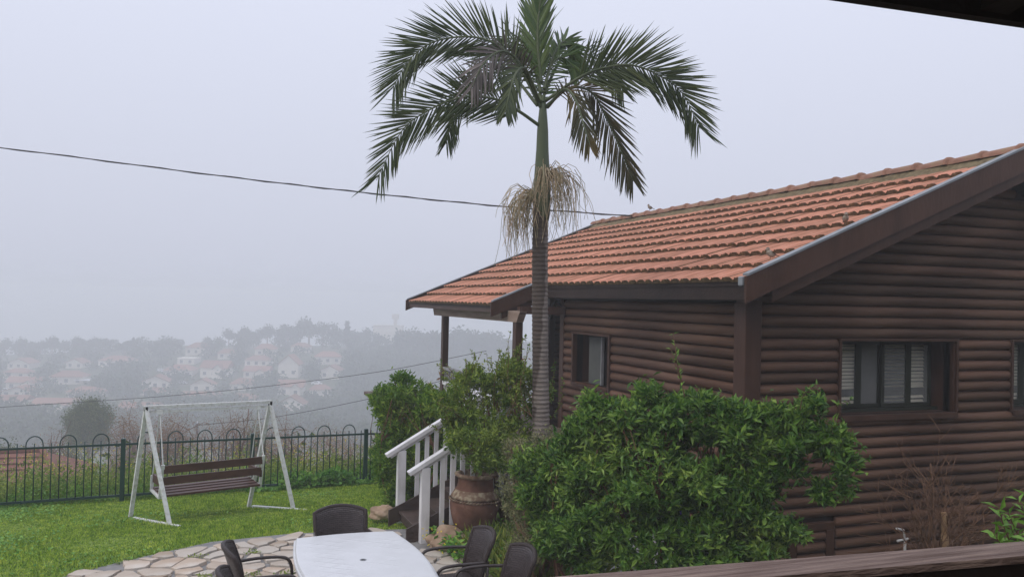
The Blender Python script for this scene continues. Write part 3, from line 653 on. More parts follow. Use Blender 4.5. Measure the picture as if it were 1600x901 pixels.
def frond(pts, ddep, Lmax, side_mode, m, n=56, single=False, droop=.1, wid=.025, t0=.16, label=None, drop=0.0, fw=(52, 24)):
    """pts: rachis sight points, ddep: distance offsets; Lmax: longest leaflet"""
    ctrl = [at(px, py, DEP+dd) for (px, py), dd in zip(pts, ddep)]; path = curve(ctrl, 48); k = len(path)
    ra = MB().tube(path, [.024*(1-.85*i/(k-1)) for i in range(k)], 5).build('frond', 'rachis', palm, True)
    if label: ra['label'] = label
    Vs = []; Fs = []; base = 0
    for s_ in (-1, 1):
        for q in range(n):
            t = t0+(1-t0)*(q+rng.uniform(-.2, .2))/n; t = min(max(t, .02), .995); i = min(int(t*(k-1)), k-2); p = path[i]+(path[i+1]-path[i])*(t*(k-1)-i)
            tg = nrm(path[min(i+1, k-1)]-path[max(i-1, 0)])
            sd = nrm(np.cross(tg, view)) if side_mode == 'view' else nrm(np.cross(tg, np.array([0, 0, 1.0])+.001))
            nm = np.cross(sd, tg)
            ang = math.radians(fw[0]*(1-t)+fw[1]*t)+rng.normal(0, .05)
            dr = nrm(tg*math.cos(ang)*1.0+sd*s_*math.sin(ang)+nm*rng.normal(.12, .12)+np.array([0, 0, -1])*(drop+abs(rng.normal(0, .05))))
            w_ = (t-t0)/(1-t0); sh = (.55+.45*min(1, w_/.3)) if w_ < .3 else (1 if w_ < .6 else 1-.5*((w_-.6)/.4)**1.5); L = Lmax*sh*rng.uniform(.88, 1.06)
            zup = nrm(np.cross(dr, np.cross(nm+rng.normal(0, .25, 3), dr))); ysd = np.cross(zup, dr)
            if zup[2] < 0: zup, ysd = -zup, -ysd
            if single:
                o = bpy.data.objects.new('leaflet', LFT[int(rng.integers(2))]); COL.objects.link(o); o.parent = ra
                Mx = Matrix([[*(dr*L)], [*(ysd*L*wid/.031*.62)], [*(zup*L)]]).transposed().to_4x4(); Mx.translation = Vector(p)-wl(ra); o.matrix_local = Mx
            else:
                v, f = leaflet_mesh(L, wid, droop+abs(rng.normal(0, .06)))
                v = np.array(v); Vs.append(p+v[:, :1]*dr+v[:, 1:2]*ysd+v[:, 2:]*zup); Fs += [tuple(a+base for a in ff) for ff in f]; base += len(v)
    if single:                                              # the finer ones between, joined
        for s_ in (-1, 1):
            for q in range(64):
                t = t0+(1-t0)*(q+rng.random())/64; t = min(t, .995); i = min(int(t*(k-1)), k-2); p = path[i]; tg = nrm(path[min(i+1, k-1)]-path[max(i-1, 0)]); sd = nrm(np.cross(tg, view)); nm = np.cross(sd, tg)
                ang = math.radians(fw[0]*(1-t)+fw[1]*t)+rng.normal(0, .06); dr = nrm(tg*math.cos(ang)+sd*s_*math.sin(ang)+nm*rng.normal(.12, .15)+np.array([0, 0, -.06])); zup = nrm(np.cross(dr, np.cross(nm, dr))); ysd = np.cross(zup, dr)
                v, f = leaflet_mesh(Lmax*rng.uniform(.75, 1.0)*(1-.4*max(0, t-.4)), .023, .12); v = np.array(v); Vs.append(p+v[:, :1]*dr+v[:, 1:2]*ysd+v[:, 2:]*zup); Fs += [tuple(a+base for a in ff) for ff in f]; base += len(v)
    if Vs:
        o = add('leaflets', mesh('leaflets', np.concatenate(Vs), Fs), m, ra); o['kind'] = 'stuff'
    return ra
frond([(845, 168), (815, 112), (782, 74), (738, 58), (680, 65), (640, 93), (612, 140)], [0, .1, .2, .2, .1, 0, -.1], .68, 'view', 'frond', 50, True, label='upper left frond arching outward')
frond([(842, 196), (809, 173), (773, 155), (724, 152), (671, 172), (627, 206), (588, 282)], [0, -.1, -.2, -.25, -.2, -.1, 0], .64, 'view', 'frond', 50, True, label='lower left frond drooping at its tip')
frond([(852, 158), (906, 121), (942, 107), (986, 102), (1030, 118), (1066, 146), (1094, 202)], [0, -.1, -.15, -.2, -.1, 0, .1], .70, 'view', 'frond', 49, True, label='right frond arching outward')
frond([(855, 165), (890, 138), (925, 145), (950, 190), (972, 240), (990, 283)], [0, .3, .5, .6, .6, .6], .62, 'view', 'frondold', 52, drop=.35, label='older browning frond hanging at the right')
frond([(846, 130), (840, 70), (843, 10), (858, -60)], [0, .0, .05, .1], .62, 'view', 'frondnew', 44, t0=.05, fw=(30, 16), wid=.04, label='young upright frond at the crown tip')
frond([(850, 140), (866, 85), (884, 66), (905, 105)], [0, .2, .4, .5], .36, 'view', 'frondnew', 30, t0=.25, fw=(38, 20), wid=.045)
frond([(842, 160), (812, 100), (785, 80), (757, 98), (735, 140)], [0, -.5, -1.0, -1.4, -1.6], .5, 'view', 'frondgrey', 34, drop=.3, label='withered grey frond at the left')
frond([(840, 165), (800, 120), (758, 118), (715, 165), (697, 225)], [0, .3, .6, .8, .9], .52, 'view', 'frond', 48, drop=.25)
frond([(843, 160), (822, 110), (806, 115), (795, 150), (790, 175)], [0, -.5, -1.0, -1.3, -1.4], .36, 'view', 'frond', 36, drop=.3)
frond([(846, 145), (825, 80), (800, 60), (775, 75)], [0, .6, 1.1, 1.4], .5, 'view', 'frond', 34, drop=.2)
frond([(850, 145), (880, 90), (915, 85), (950, 105), (975, 145)], [0, .6, 1.2, 1.6, 1.8], .55, 'view', 'frond', 46, drop=.2)
frond([(846, 160), (838, 105), (828, 75), (810, 88)], [0, .2, .3, .3], .42, 'view', 'frond', 40, drop=.25, t0=.05)
frond([(848, 160), (858, 110), (878, 90), (902, 112)], [0, .1, .2, .2], .42, 'view', 'frondnew', 36, drop=.3, t0=.05)
frond([(855, 168), (882, 140), (900, 158), (912, 195), (922, 228)], [0, -.4, -.8, -1.0, -1.1], .40, 'view', 'frondold', 30, drop=.4)
def inflorescence(root, sprd, n, label):
    mb = MB(); root = np.array(root)
    for k in range(n):
        a = rng.uniform(*sprd); rr = rng.uniform(.12, .52); hh = rng.uniform(-.08, .18)*(.4+rr); Lz = rng.uniform(.35, .85)
        o = np.array([math.cos(a), math.sin(a), 0])
        p1 = root+o*.10+[0, 0, rng.uniform(-.08, .08)]; p2 = root+o*rr*.65+[0, 0, hh]; p3 = root+o*rr+[0, 0, hh-.15]; p4 = root+o*(rr+rng.uniform(-.05, .08))+rng.normal(0, .07, 3)+[0, 0, hh-Lz]
        mb.tube(curve([p1, p2, p3, (p3+p4)/2+rng.normal(0, .045, 3), p4], 8), [.006, .005, .0042, .004, .0038, .0035, .003, .0028, .0025], 3, cap=False)
        if k % 2 == 0:
            q = (p2+p3)/2; e = q+o*rng.uniform(0, .12)+rng.normal(0, .05, 3)+[0, 0, -Lz*.7]
            mb.tube(curve([q, (q+e)/2+o*.05, e], 5), [.005, .0045, .004, .0035, .003, .0025], 3, cap=False)
    o = mb.build('flower_stalks', 'inflor', palm); o['kind'] = 'stuff'; o['label'] = label
r1 = at(842, 308, 10.95); r2 = at(850, 275, 10.9)
lft = math.atan2(-RM[1, 0], -RM[0, 0])
inflorescence(r1+[0, 0, 0], (lft-1.0, lft+1.0), 85, 'dry straw-coloured flower stalks hanging on the left of the trunk')
inflorescence(r2, (lft+.9, lft+4.4), 105, 'dry straw-coloured flower stalks hanging round the trunk')

# ------------------------------------------------------------------ shrubs
ONE_LEAF = {}
def shrub(name, label, lobes, n, base, leafm, L, Wd, per=9, twig=.10, inner=.5, singles=0, stems=10, stem_m='twig', lift=.45, spread=.95, cull=.72, hi=1.05, group=None, flowers=0, bump=.16):
    root = thing(name, label, 'shrub', base, group); base = np.array(base, float)
    P, N_ = lobes_points(lobes, n, .80, hi, bump, cull)
    D = unit(N_+np.array([0, 0, lift])+rng.normal(0, .45, P.shape)); ok = P[:, 2] > base[2]+.03; P, D = P[ok], D[ok]
    sp = sprays(P, D, per, twig, L, Wd, spread)
    if singles:
        near = np.argsort(np.linalg.norm(P-np.array([0, 0, H]), axis=1))[:max(8, singles*3//per)]; near = rng.permutation(near)[:max(1, singles//per)]
        msk = np.ones(len(P), bool); msk[near] = False
        key = leafm
        if key not in ONE_LEAF:
            v, f = leaf_arrays(np.zeros((1, 3)), np.array([[1.0, 0, 0]]), np.array([[0, 0, 1.0]]), [1], [.42]); ONE_LEAF[key] = mesh('leaf', v, f); ONE_LEAF[key].materials.append(M[leafm])
        for b, d, u, l, w in sp:
            for i in near:
                dd = nrm(d[i]); ss = nrm(np.cross(dd, u[i])); uu = np.cross(ss, dd); o = bpy.data.objects.new('leaf', ONE_LEAF[key]); COL.objects.link(o); o.parent = root
                Mx = Matrix([[*(dd*l[i])], [*(ss*w[i]/.42)], [*(uu*l[i])]]).transposed().to_4x4(); Mx.translation = Vector(b[i])-Vector(base); o.matrix_local = Mx
        sp = [tuple(a[msk] for a in s_) for s_ in sp]
    parts = [leaf_arrays(*s_) for s_ in sp]
    if inner:
        Q, N2 = lobes_points(lobes, int(n*inner), .35, .8, bump, .3); Q = Q[Q[:, 2] > base[2]+.02]; k = len(Q)
        for _ in range(4):
            parts.append(leaf_arrays(Q+rng.normal(0, .05, Q.shape), rng.normal(size=Q.shape), rng.normal(size=Q.shape)+[0, 0, 1.0], L*rng.uniform(.7, 1.2, k), Wd*rng.uniform(.7, 1.2, k)))
    V, Fc = cat_arr(parts); o = add('foliage', mesh('foliage', V, Fc), leafm, root); o['kind'] = 'stuff'
    mb = MB(); idx = rng.permutation(len(P))[:stems*8]
    tops = [np.array(l[:3]) for l in lobes]
    for q in range(stems):
        l = lobes[q % len(lobes)]; tip = np.array(l[:3])+rng.normal(0, .35, 3)*[l[3], l[3], l[4]]; b0 = base+rng.normal(0, .12, 3)*[1, 1, 0]; pth = shoot(b0, tip, 6, .08)
        mb.tube(pth, [.018*(1-.6*i/6) for i in range(7)], 5)
        near = idx[np.argsort(np.linalg.norm(P[idx]-tip, axis=1))[:8]]
        for i in near: mb.tube(shoot(pth[4], P[i]-D[i]*.02, 4, .1), [.009, .007, .005, .004, .003], 4)
    mb.build('branches', stem_m, root)
    if flowers:
        i = rng.permutation(len(P))[:flowers]; Q = np.repeat(P[i], 5, 0)+D[i].repeat(5, 0)*.02; k = len(Q)
        v, f = leaf_arrays(Q, rng.normal(size=Q.shape), rng.normal(size=Q.shape), np.full(k, .022), np.full(k, .02)); q = add('flowers', mesh('flowers', v, f), 'purple', root); q['kind'] = 'stuff'
    return root
def lob(px, py, dep, rx, rz, ry=None):
    p = at(px, py, dep); return (p[0], p[1], p[2], rx, rz, ry or rx)
def lumpy(lobes, k, fr, seed):
    """break each lobe into a core and smaller clumps round its surface"""
    q = np.random.default_rng(seed); out = []
    for l in lobes:
        out.append((l[0], l[1], l[2], l[3]*.8, l[4]*.8, l[5]*.8))
        for _ in range(k):
            d = nrm(q.normal(size=3)); r = fr*q.uniform(.7, 1.2); out.append((l[0]+d[0]*l[3]*.82, l[1]+d[1]*l[5]*.82, l[2]+d[2]*l[4]*.82, r*(l[3]+.12), r*(l[4]+.12)*.8, r*(l[5]+.12)))
    return out
shrub('flowering_shrub', 'large bright green shrub with a few purple flowers covering the cabin corner',
      lumpy([lob(930, 668, 8.8, .34, .34), lob(1010, 655, 8.7, .40, .34), lob(1090, 650, 8.6, .40, .32), lob(1165, 672, 8.5, .36, .30), lob(1235, 672, 8.3, .36, .27), lob(925, 750, 8.7, .36, .40), lob(1020, 755, 8.4, .5, .45),
             lob(1115, 760, 8.4, .46, .42), lob(915, 840, 8.4, .38, .40), lob(1010, 855, 8.2, .5, .40), lob(1105, 850, 8.2, .46, .40), lob(1185, 835, 8.2, .28, .30), lob(1170, 745, 8.3, .26, .3)], 10, .27, 3)
      +[lob(1295, 685, 8.2, .24, .20), lob(1322, 735, 8.1, .13, .26), lob(1285, 765, 8.1, .14, .13), lob(1275, 628, 8.2, .12, .08), lob(1240, 825, 8.1, .16, .12), lob(1230, 730, 8.2, .2, .14)],
      5000, (at(1050, 900, 8.5)[0], at(1050, 900, 8.5)[1], -.05), 'leaf', .094, .036, 8, .13, .35, 280, 26, flowers=14, bump=.10, cull=.62)
shrub('clipped_hedge', 'rounded dense green bush left of the white handrails, by the fence',
      lumpy([lob(640, 625, 13.3, .50, .46), lob(615, 690, 13.1, .34, .58), lob(672, 650, 13.4, .44, .58), lob(622, 765, 12.9, .26, .42), lob(655, 730, 13.2, .42, .55)], 9, .36, 4),
      3400, (at(640, 790, 13.1)[0], at(640, 790, 13.1)[1], -.30), 'leafhedge', .085, .032, 8, .11, .5, 0, 10, bump=.1, cull=.6)
shrub('airy_shrub', 'loose olive green shrub growing over the stair handrails',
      lumpy([lob(765, 640, 11.2, .46, .38), lob(705, 635, 10.9, .30, .26), lob(795, 690, 11.1, .34, .36), lob(735, 680, 10.5, .34, .26), lob(800, 600, 11.3, .26, .24), lob(770, 715, 10.4, .22, .16), lob(835, 625, 11.5, .2, .4), lob(798, 572, 11.3, .16, .2), lob(745, 592, 11.2, .22, .18)], 8, .4, 5),
      2000, (at(795, 790, 11.9)[0], at(795, 790, 11.9)[1], 0), 'leafolive', .068, .026, 8, .13, .2, 0, 14, spread=.9, hi=1.15, bump=.2, cull=.5)
shrub('dry_shrub', 'half dry brownish shrub between the clay jar and the big shrub',
      lumpy([lob(820, 715, 9.6, .24, .24), lob(860, 700, 9.5, .26, .18), lob(825, 790, 9.5, .24, .32), lob(865, 780, 9.4, .28, .36), lob(835, 845, 9.2, .26, .28), lob(805, 770, 9.7, .16, .3)], 6, .4, 6),
      2100, (at(850, 860, 9.5)[0], at(850, 860, 9.5)[1], 0), 'leafdry', .038, .015, 8, .10, .3, 0, 34, 'twiglight', bump=.2)
shrub('leafy_shrub', 'green leafy shrub with fresh leaves in front of the dry shrub',
      lumpy([lob(885, 720, 9.0, .30, .28), lob(850, 790, 9.0, .24, .30), lob(885, 830, 8.8, .30, .34), lob(835, 725, 9.2, .2, .16)], 7, .36, 7),
      1200, (at(880, 880, 8.9)[0], at(880, 880, 8.9)[1], 0), 'leaf', .085, .032, 8, .12, .3, 0, 8, bump=.2, cull=.6)
# tall loose shoots
def shoots(name, label, items, leafm, L, Wd, base):
    root = thing(name, label, 'plant', base); mb = MB(); B = []; D = []
    for (a, b, dep, nl) in items:
        p = shoot(at(*a, dep), at(*b, dep), 10, .07); MB().tube(p, [.006*(1-.6*i/10) for i in range(11)], 4).build('stem', 'twig', root)
        for k in range(nl):
            t = rng.uniform(.15, 1); i = min(int(t*10), 9); B.append(p[i]+(p[i+1]-p[i])*rng.random()); D.append(nrm(p[i+1]-p[i])*.6+unit(rng.normal(size=3))*.9)
    B, D = np.array(B), np.array(D); n = len(B)
    v, f = leaf_arrays(B, D, rng.normal(0, .4, (n, 3))+[0, 0, 1.0], L*rng.uniform(.6, 1.15, n), Wd*rng.uniform(.7, 1.1, n)); o = add('foliage', mesh('foliage', v, f), leafm, root); o['kind'] = 'stuff'
    return root
its = []
for a, b in (((775, 640), (797, 520)), ((790, 640), (815, 545)), ((770, 640), (780, 545)), ((745, 640), (728, 560)), ((700, 640), (672, 600)), ((735, 640), (752, 552)), ((820, 640), (808, 560)), ((850, 650), (866, 560)), ((855, 660), (880, 590)), ((720, 690), (668, 660)), ((800, 560), (822, 525)), ((720, 600), (690, 590)), ((760, 600), (735, 545))):
    its.append((a, b, 11.25, 55))
for k in range(26):
    bx = rng.uniform(690, 850); its.append(((bx+rng.normal(0, 12), 650), (bx+rng.normal(0, 18), rng.uniform(530, 600)+abs(bx-795)*.25), 11.2+rng.normal(0, .2), 44))
shoots('tall_shoots', 'thin upright leafy shoots rising beside the palm trunk', its, 'leafolive', .055, .022, (at(780, 780, 11.25)[0], at(780, 780, 11.25)[1], 0))
shoots('vine_shoot', 'single thin leafy shoot standing up against the cabin side wall', [((1070, 620), (1052, 520), 8.7, 26), ((1062, 590), (1048, 545), 8.7, 6)], 'leafnew', .06, .022, (at(1068, 640, 8.7)[0], at(1068, 640, 8.7)[1], 0))
shoots('flower_spray', 'loose leafy spray with small flowers reaching towards the window', [((1250, 640), (1275, 600), 8.2, 26), ((1270, 650), (1330, 625), 8.2, 26), ((1290, 660), (1350, 700), 8.1, 30), ((1300, 720), (1362, 715), 8.1, 26)], 'leaf', .06, .024, (at(1250, 640, 8.3)[0], at(1250, 640, 8.3)[1], 0))
# bright leaves beyond the rail, each leaf apart
bl = thing('bright_bush', 'bright yellow-green bush poking up behind the right end of the rail', 'shrub', (at(1620, 900, 5)[0], at(1620, 900, 5)[1], 0))
v, f = leaf_arrays(np.zeros((1, 3)), np.array([[1.0, 0, 0]]), np.array([[0, 0, 1.0]]), [1], [.42], .16, .15); BL = mesh('leaf', v, f, True); BL.materials.append(M['leafnew'])
mb = MB(); bw = wl(bl)
for (tx, ty, bx, by) in ((1560, 792, 1600, 880), (1575, 800, 1615, 880), (1590, 780, 1625, 870), (1605, 775, 1640, 880), (1552, 832, 1600, 880), (1580, 825, 1620, 900), (1610, 810, 1640, 890), (1640, 790, 1650, 890), (1570, 850, 1620, 900), (1600, 840, 1630, 900)):
    dp = 5+rng.normal(0, .12); p = shoot(at(bx, by, dp), at(tx, ty, dp), 10, .06); MB().tube(p, [.006-.0004*i for i in range(11)], 5).build('stem', 'twig', bl)
    for k in range(14):
        t = .25+.75*k/13; i = min(int(t*10), 9); b = p[i]+(p[i+1]-p[i])*(t*10-i); ph = 2.4*k; tg = nrm(p[i+1]-p[i]); A = nrm(np.cross(tg, [.3, .5, .2])); C = np.cross(tg, A)
        dd = nrm(tg*.8+(A*math.cos(ph)+C*math.sin(ph))*1.0); uu = nrm(np.array([0, 0, 1.0])+rng.normal(0, .3, 3)); ss = nrm(np.cross(dd, uu)); uu = np.cross(ss, dd); l = rng.uniform(.06, .10)
        o = bpy.data.objects.new('leaf', BL); COL.objects.link(o); o.parent = bl; Mx = Matrix([[*(dd*l)], [*(ss*l)], [*(uu*l)]]).transposed().to_4x4(); Mx.translation = Vector(b)-bw; o.matrix_local = Mx
MB().tube([(bw.x, bw.y, 0), (bw.x, bw.y, 1.0), tuple(at(1610, 890, 5))], [.02, .015, .008], 6).build('trunk', 'twig', bl)
# bare twiggy bush with a cut stump against the gable wall
tb = thing('bare_bush', 'leafless brown twiggy bush in front of the gable wall', 'shrub', (9.1, 8.35, -.6)); mb = MB()
def twigs(p, d, L, r, lvl):
    q = p+d*L; m_ = (p+q)/2+rng.normal(0, .05*L, 3); mb.tube(curve([p, m_, q], 4), [r, r*.92, r*.84, r*.76, r*.66], 4 if lvl else 5, cap=False)
    if lvl >= 3: return
    for k in range(3 if lvl < 2 else 2):
        t = rng.uniform(.35, 1); b = p+(q-p)*t; a = unit(rng.normal(size=3)); twigs(b, nrm(d*.9+a*.75+np.array([0, -.02, .12])), L*rng.uniform(.4, .7), max(r*.6, .0038), lvl+1)
for k in range(20):
    dx_ = rng.uniform(-1.0, 1.1); twigs(np.array([9.1+rng.normal(0, .14), 8.35+rng.normal(0, .08), -.5]), nrm([dx_, rng.uniform(-.25, .15), 1.2]), rng.uniform(.65, 1.25), rng.uniform(.008, .014), 0)
twigs(np.array([9.02, 8.35, -.6]), nrm([.03, 0, 1]), 1.15, .026, 0)
mb.build('branches', 'twig', tb)
MB().tube([(9.16, 8.25, -.6), (9.15, 8.25, .2), (9.145, 8.25, .40), (9.13, 8.25, .52)], [.06, .05, .045, .036], 8).build('cut_stump', 'stump', tb)
MB().tube([(8.85, 8.6, -.62), (8.85, 8.6, .10)], .018, 8).tube([(8.72, 8.6, .10), (8.9, 8.6, .115)], .015, 8).tube([(8.80, 8.58, .24), (8.68, 8.58, .27)], .014, 6).tube([(8.85, 8.6, .1), (8.80, 8.58, .24)], .012, 6).build('water_pipe', 'white', None)
tag(bpy.data.objects['water_pipe'], 'short white water pipe low on the gable wall behind the twigs', 'pipe')
# low plants round the jar and along the bed
n = 2600; P = np.stack([rng.uniform(3.0, 4.4, n), rng.uniform(8.7, 10.6, n), np.zeros(n)], 1); dj = np.hypot(P[:, 0]-3.52, P[:, 1]-10.5)
P = P[(dj > .25) & (P[:, 0] > 2.85+.25*(10.5-P[:, 1]))]; n = len(P); P[:, 2] = rng.uniform(.02, .22, n)
v, f = leaf_arrays(P, rng.normal(size=(n, 3))*[1, 1, .5], rng.normal(0, .35, (n, 3))+[0, 0, 1.0], rng.uniform(.05, .11, n), rng.uniform(.04, .08, n), .1, .1)
g = add('ground_cover', mesh('ground_cover', v, f), 'clover'); tag(g, 'round-leaved green ground cover at the foot of the clay jar', 'ground cover', kind='stuff')
n = 2600; P = np.stack([rng.uniform(3.3, 4.5, n), rng.uniform(8.6, 10.3, n), np.full(n, .02)], 1); d = unit(np.stack([rng.normal(0, .6, n), rng.normal(0, .6, n), np.ones(n)], 1))
v, f = leaf_arrays(P, d, rng.normal(size=(n, 3)), rng.uniform(.15, .38, n), np.full(n, .010), .05, .3)
g = add('tall_grass', mesh('tall_grass', v, f), 'weed'); tag(g, 'long grass tufts under the dry shrub', 'grass', kind='stuff')
P = np.stack([rng.uniform(2.85, 3.6, 60), rng.uniform(9.6, 10.75, 60), rng.uniform(.08, .3, 60)], 1); Q = np.repeat(P, 4, 0); k = len(Q)
v, f = leaf_arrays(Q, rng.normal(size=Q.shape), rng.normal(size=Q.shape), np.full(k, .018), np.full(k, .016)); g = add('yellow_flowers', mesh('yellow_flowers', v, f), 'yellow'); tag(g, 'tiny yellow flowers round the rock by the stairs', 'flowers', kind='stuff')

# ------------------------------------------------------------------ clay jar and rocks
jar = thing('clay_jar', 'big old reddish clay jar with a wide lichen-covered rim', 'jar', (3.53, 10.45, .04)); jar.rotation_euler = (0, math.radians(2), 0)
body = [(.001, .0), (.15, .0), (.17, .02), (.235, .13), (.28, .26), (.308, .37), (.316, .44), (.312, .49), (.298, .54), (.262, .61), (.236, .67), (.226, .73), (.228, .77), (.238, .795)]
MB().lathe(body, 40).build('body', 'jar', jar, True, world=False)
MB().lathe([(.238, .79), (.262, .80), (.276, .818), (.274, .835), (.25, .845), (.215, .84), (.20, .81), (.20, .70), (.24, .5), (.05, .3), (.001, .3)], 40).build('rim', 'jarrim', jar, True, world=False)
MB().lathe([(.305, .535), (.313, .53), (.302, .56), (.258, .635), (.248, .64)], 40).build('lichen_band', 'jarrim', jar, True, world=False)
mb = MB()
for k in range(46):
    a = 2*PI*k/46; mb.tube([(.318*math.cos(a-.07), .318*math.sin(a-.07), .505), (.328*math.cos(a), .328*math.sin(a), .515), (.315*math.cos(a+.07), .315*math.sin(a+.07), .527)], [.006, .011, .006], 5)
mb.build('rope_moulding', 'jarrim', jar, True, world=False)
def rock(label, c, r, seed):
    q = np.random.default_rng(seed); import bmesh
    bm = bmesh.new(); bmesh.ops.create_icosphere(bm, subdivisions=4, radius=1); ph = q.uniform(0, 6, 12)
    for v in bm.verts:
        p = np.array(v.co); s_ = 1+.16*math.sin(p[0]*3+ph[0])*math.sin(p[1]*3+ph[1])+.10*math.sin(p[2]*6+ph[2]+p[0]*4)+.05*math.sin(p[0]*11+ph[3])*math.sin(p[1]*9+ph[4]+p[2]*10)
        s_ += .03*math.sin(p[0]*23+ph[5])*math.sin(p[1]*21+p[2]*19); v.co = Vector((p[0]*s_*r[0], p[1]*s_*r[1], max(p[2]*s_*r[2], -.4*r[2])))
    me = bpy.data.meshes.new('rock'); bm.to_mesh(me); bm.free(); me.polygons.foreach_set('use_smooth', [True]*len(me.polygons))
    o = add('rock', me, 'rock', None, c); tag(o, label, 'rock', 'garden rocks by the stairs'); return o
rock('tan rock on the lawn edge beside the left newel post', (2.72, 12.15, .0), (.17, .15, .12), 1)
rock('larger tan boulder at the foot of the stairs before the jar', (3.18, 10.32, .05), (.30, .26, .19), 5)

# ------------------------------------------------------------------ garden swing
ux = nrm([1.83, .55, 0]); vx = np.array([-ux[1], ux[0], 0]); sc_ = np.array([.425, 14.02, 0]); gz = -.32
swing = thing('garden_swing', 'white metal frame garden swing with brown plank bench facing the valley', 'swing', (.425, 14.02, gz))
def sp_(u, v, z): return sc_+ux*u+vx*v+np.array([0, 0, z])
AL, AR = sp_(-.955, -.01, 1.385), sp_(.955, .01, 1.36)
MB().bar(AL-ux*.03+[0, 0, .02], AR+ux*.03+[0, 0, .02], .055, .05).build('top_beam', 'swingwhite', swing)
MB().bar(AL+[0, 0, -.05]+ux*.06, AR+[0, 0, -.05]-ux*.06, .035, .035).build('lower_beam', 'swingwhite', swing)
for A, s_ in ((AL, -1), (AR, 1)):
    fr, bk = (np.array([-.11, 13.28, 0]), np.array([-.68, 14.2, 0])) if s_ < 0 else (np.array([1.72, 14.05, 0]), np.array([1.07, 14.66, 0]))
    for ft in (fr, bk):
        ft[2] = float(ground_z(ft[0], ft[1]))+.02; MB().bar(A, ft, .055, .05, vx).build('leg', 'swingwhite', swing)
    dv = nrm(fr-bk); b0, b1 = bk+dv*.08+[0, 0, .03], fr+dv*.24+[0, 0, .01]; MB().bar(b0, b1, .065, .03).build('foot_bar', 'swingwhite', swing)
    MB().box(tuple(A-[.03, .03, .03]), tuple(A+[.03, .03, .028])).build('end_cap', 'iron', swing)
    hp = A-ux*s_*.20+[0, 0, -.06]; MB().box(tuple(hp-[.04, .03, .03]), tuple(hp+[.04, .03, .04])).build('hanger', 'swingwhite', swing)
    bt = sp_(s_*.76, -.26, .57); ftt = sp_(s_*.76, .28, .30)
    MB().tube([hp, bt], .009, 5).build('hanging_rod', 'swingwhite', swing); MB().tube([hp, ftt], .009, 5).build('hanging_rod', 'swingwhite', swing)
    MB().bar(sp_(s_*.76, -.26, .58), sp_(s_*.76, -.14, .07), .03, .045, ux).build('back_bracket', 'swingwhite', swing)
    MB().bar(sp_(s_*.76, -.15, .075), sp_(s_*.76, .30, .115), .03, .045, ux).build('seat_bracket', 'swingwhite', swing)
    MB().bar(sp_(s_*.76, .30, .10), sp_(s_*.76, .27, .34), .03, .045, ux).build('arm_bracket', 'swingwhite', swing)
    MB().bar(sp_(s_*.74, -.22, .30), sp_(s_*.74, .27, .30), .035, .12, (0, 0, 1)).build('arm_plank', 'plank', swing)
def plank(v, z, w, h, nm): MB().bar(sp_(-.745, v, z), sp_(.745, v, z), w, h).build(nm, 'plank', swing)
plank(-.245, .505, .03, .115, 'back_slat'); plank(-.215, .335, .03, .115, 'back_slat')
for k, v in enumerate((-.13, .0, .13, .255)): plank(v, .105+.012*k, .115, .03, 'seat_slat')

# ------------------------------------------------------------------ fence
fd = nrm([2.2, .3, 0]); f0 = np.array([-.93, 16.42, 0])
fence = thing('metal_fence', 'dark green metal fence with hooped bars along the lawn edge', 'fence', (f0[0], f0[1], float(ground_z(f0[0], f0[1]))))
def fp(s_): p = f0+fd*s_; p[2] = float(ground_z(p[0], p[1]))+.03; return p
SPAN = 2.215
for k in range(-3, 3):
    p = fp(k*SPAN); MB().box((p[0]-.038, p[1]-.038, p[2]-.1), (p[0]+.038, p[1]+.038, p[2]+1.10), bev=.006).build('post', 'fence', fence)
    a, b = fp(k*SPAN+.04), fp((k+1)*SPAN-.04)
    MB().bar(a+[0, 0, .11], b+[0, 0, .11], .03, .04).build('bottom_rail', 'fence', fence); MB().bar(a+[0, 0, 1.0], b+[0, 0, 1.0], .03, .035).build('top_rail', 'fence', fence)
    nb = 17; st_ = (SPAN-.08)/(nb+0.0)
    for q in range(nb):
        s_ = k*SPAN+.04+st_*(q+.5); p = fp(s_); t = q % 4
        if t == 1 and q+2 < nb:
            e = fp(s_+2*st_); mid = (p+e)/2; r = np.linalg.norm(e-p)/2
            pts = [p+[0, 0, .09]]+[mid+fd*(-r*math.cos(a))+np.array([0, 0, 1.05+r*math.sin(a)*1.15]) for a in np.linspace(0, PI, 11)]+[e+[0, 0, .09]]
            MB().tube(pts, .0105, 6).build('hoop_bar', 'fence', fence, True)
        elif t == 3 and q-2 >= 0 and q < nb: continue
        else: MB().tube([p+[0, 0, .09], p+[0, 0, 1.075]], .0105, 6).build('bar', 'fence', fence, True)
# weeds beyond the fence
def weeds(n, x0, x1, y0, y1, hmin, hmax, L, Wd, m, nm, label, dens=None):
    P = np.stack([rng.uniform(x0, x1, n), rng.uniform(y0, y1, n)], 1)
    P[:, 1] += .136*(P[:, 0]-f0[0])
    if dens is not None: P = P[dens(P) > rng.uniform(0, 1, len(P))]
    n = len(P); B = np.stack([P[:, 0], P[:, 1], ground_z(P[:, 0], P[:, 1])], 1); cl = .65+.35*np.sin(P[:, 0]*2.7+1)*np.sin(P[:, 1]*3.1)+.2*np.sin(P[:, 0]*7)
    B[:, 2] += rng.uniform(0, 1, n)**.8*rng.uniform(hmin, hmax, n)*cl
    v, f = leaf_arrays(B, unit(rng.normal(size=(n, 3))+[0, 0, .5]), rng.normal(0, .6, (n, 3))+[0, 0, 1.0], L*rng.uniform(.5, 1.3, n), Wd*rng.uniform(.6, 1.2, n)); g = add(nm, mesh(nm, v, f), m); tag(g, label, nm.replace('_', ' ').split()[-1], kind='stuff'); return B
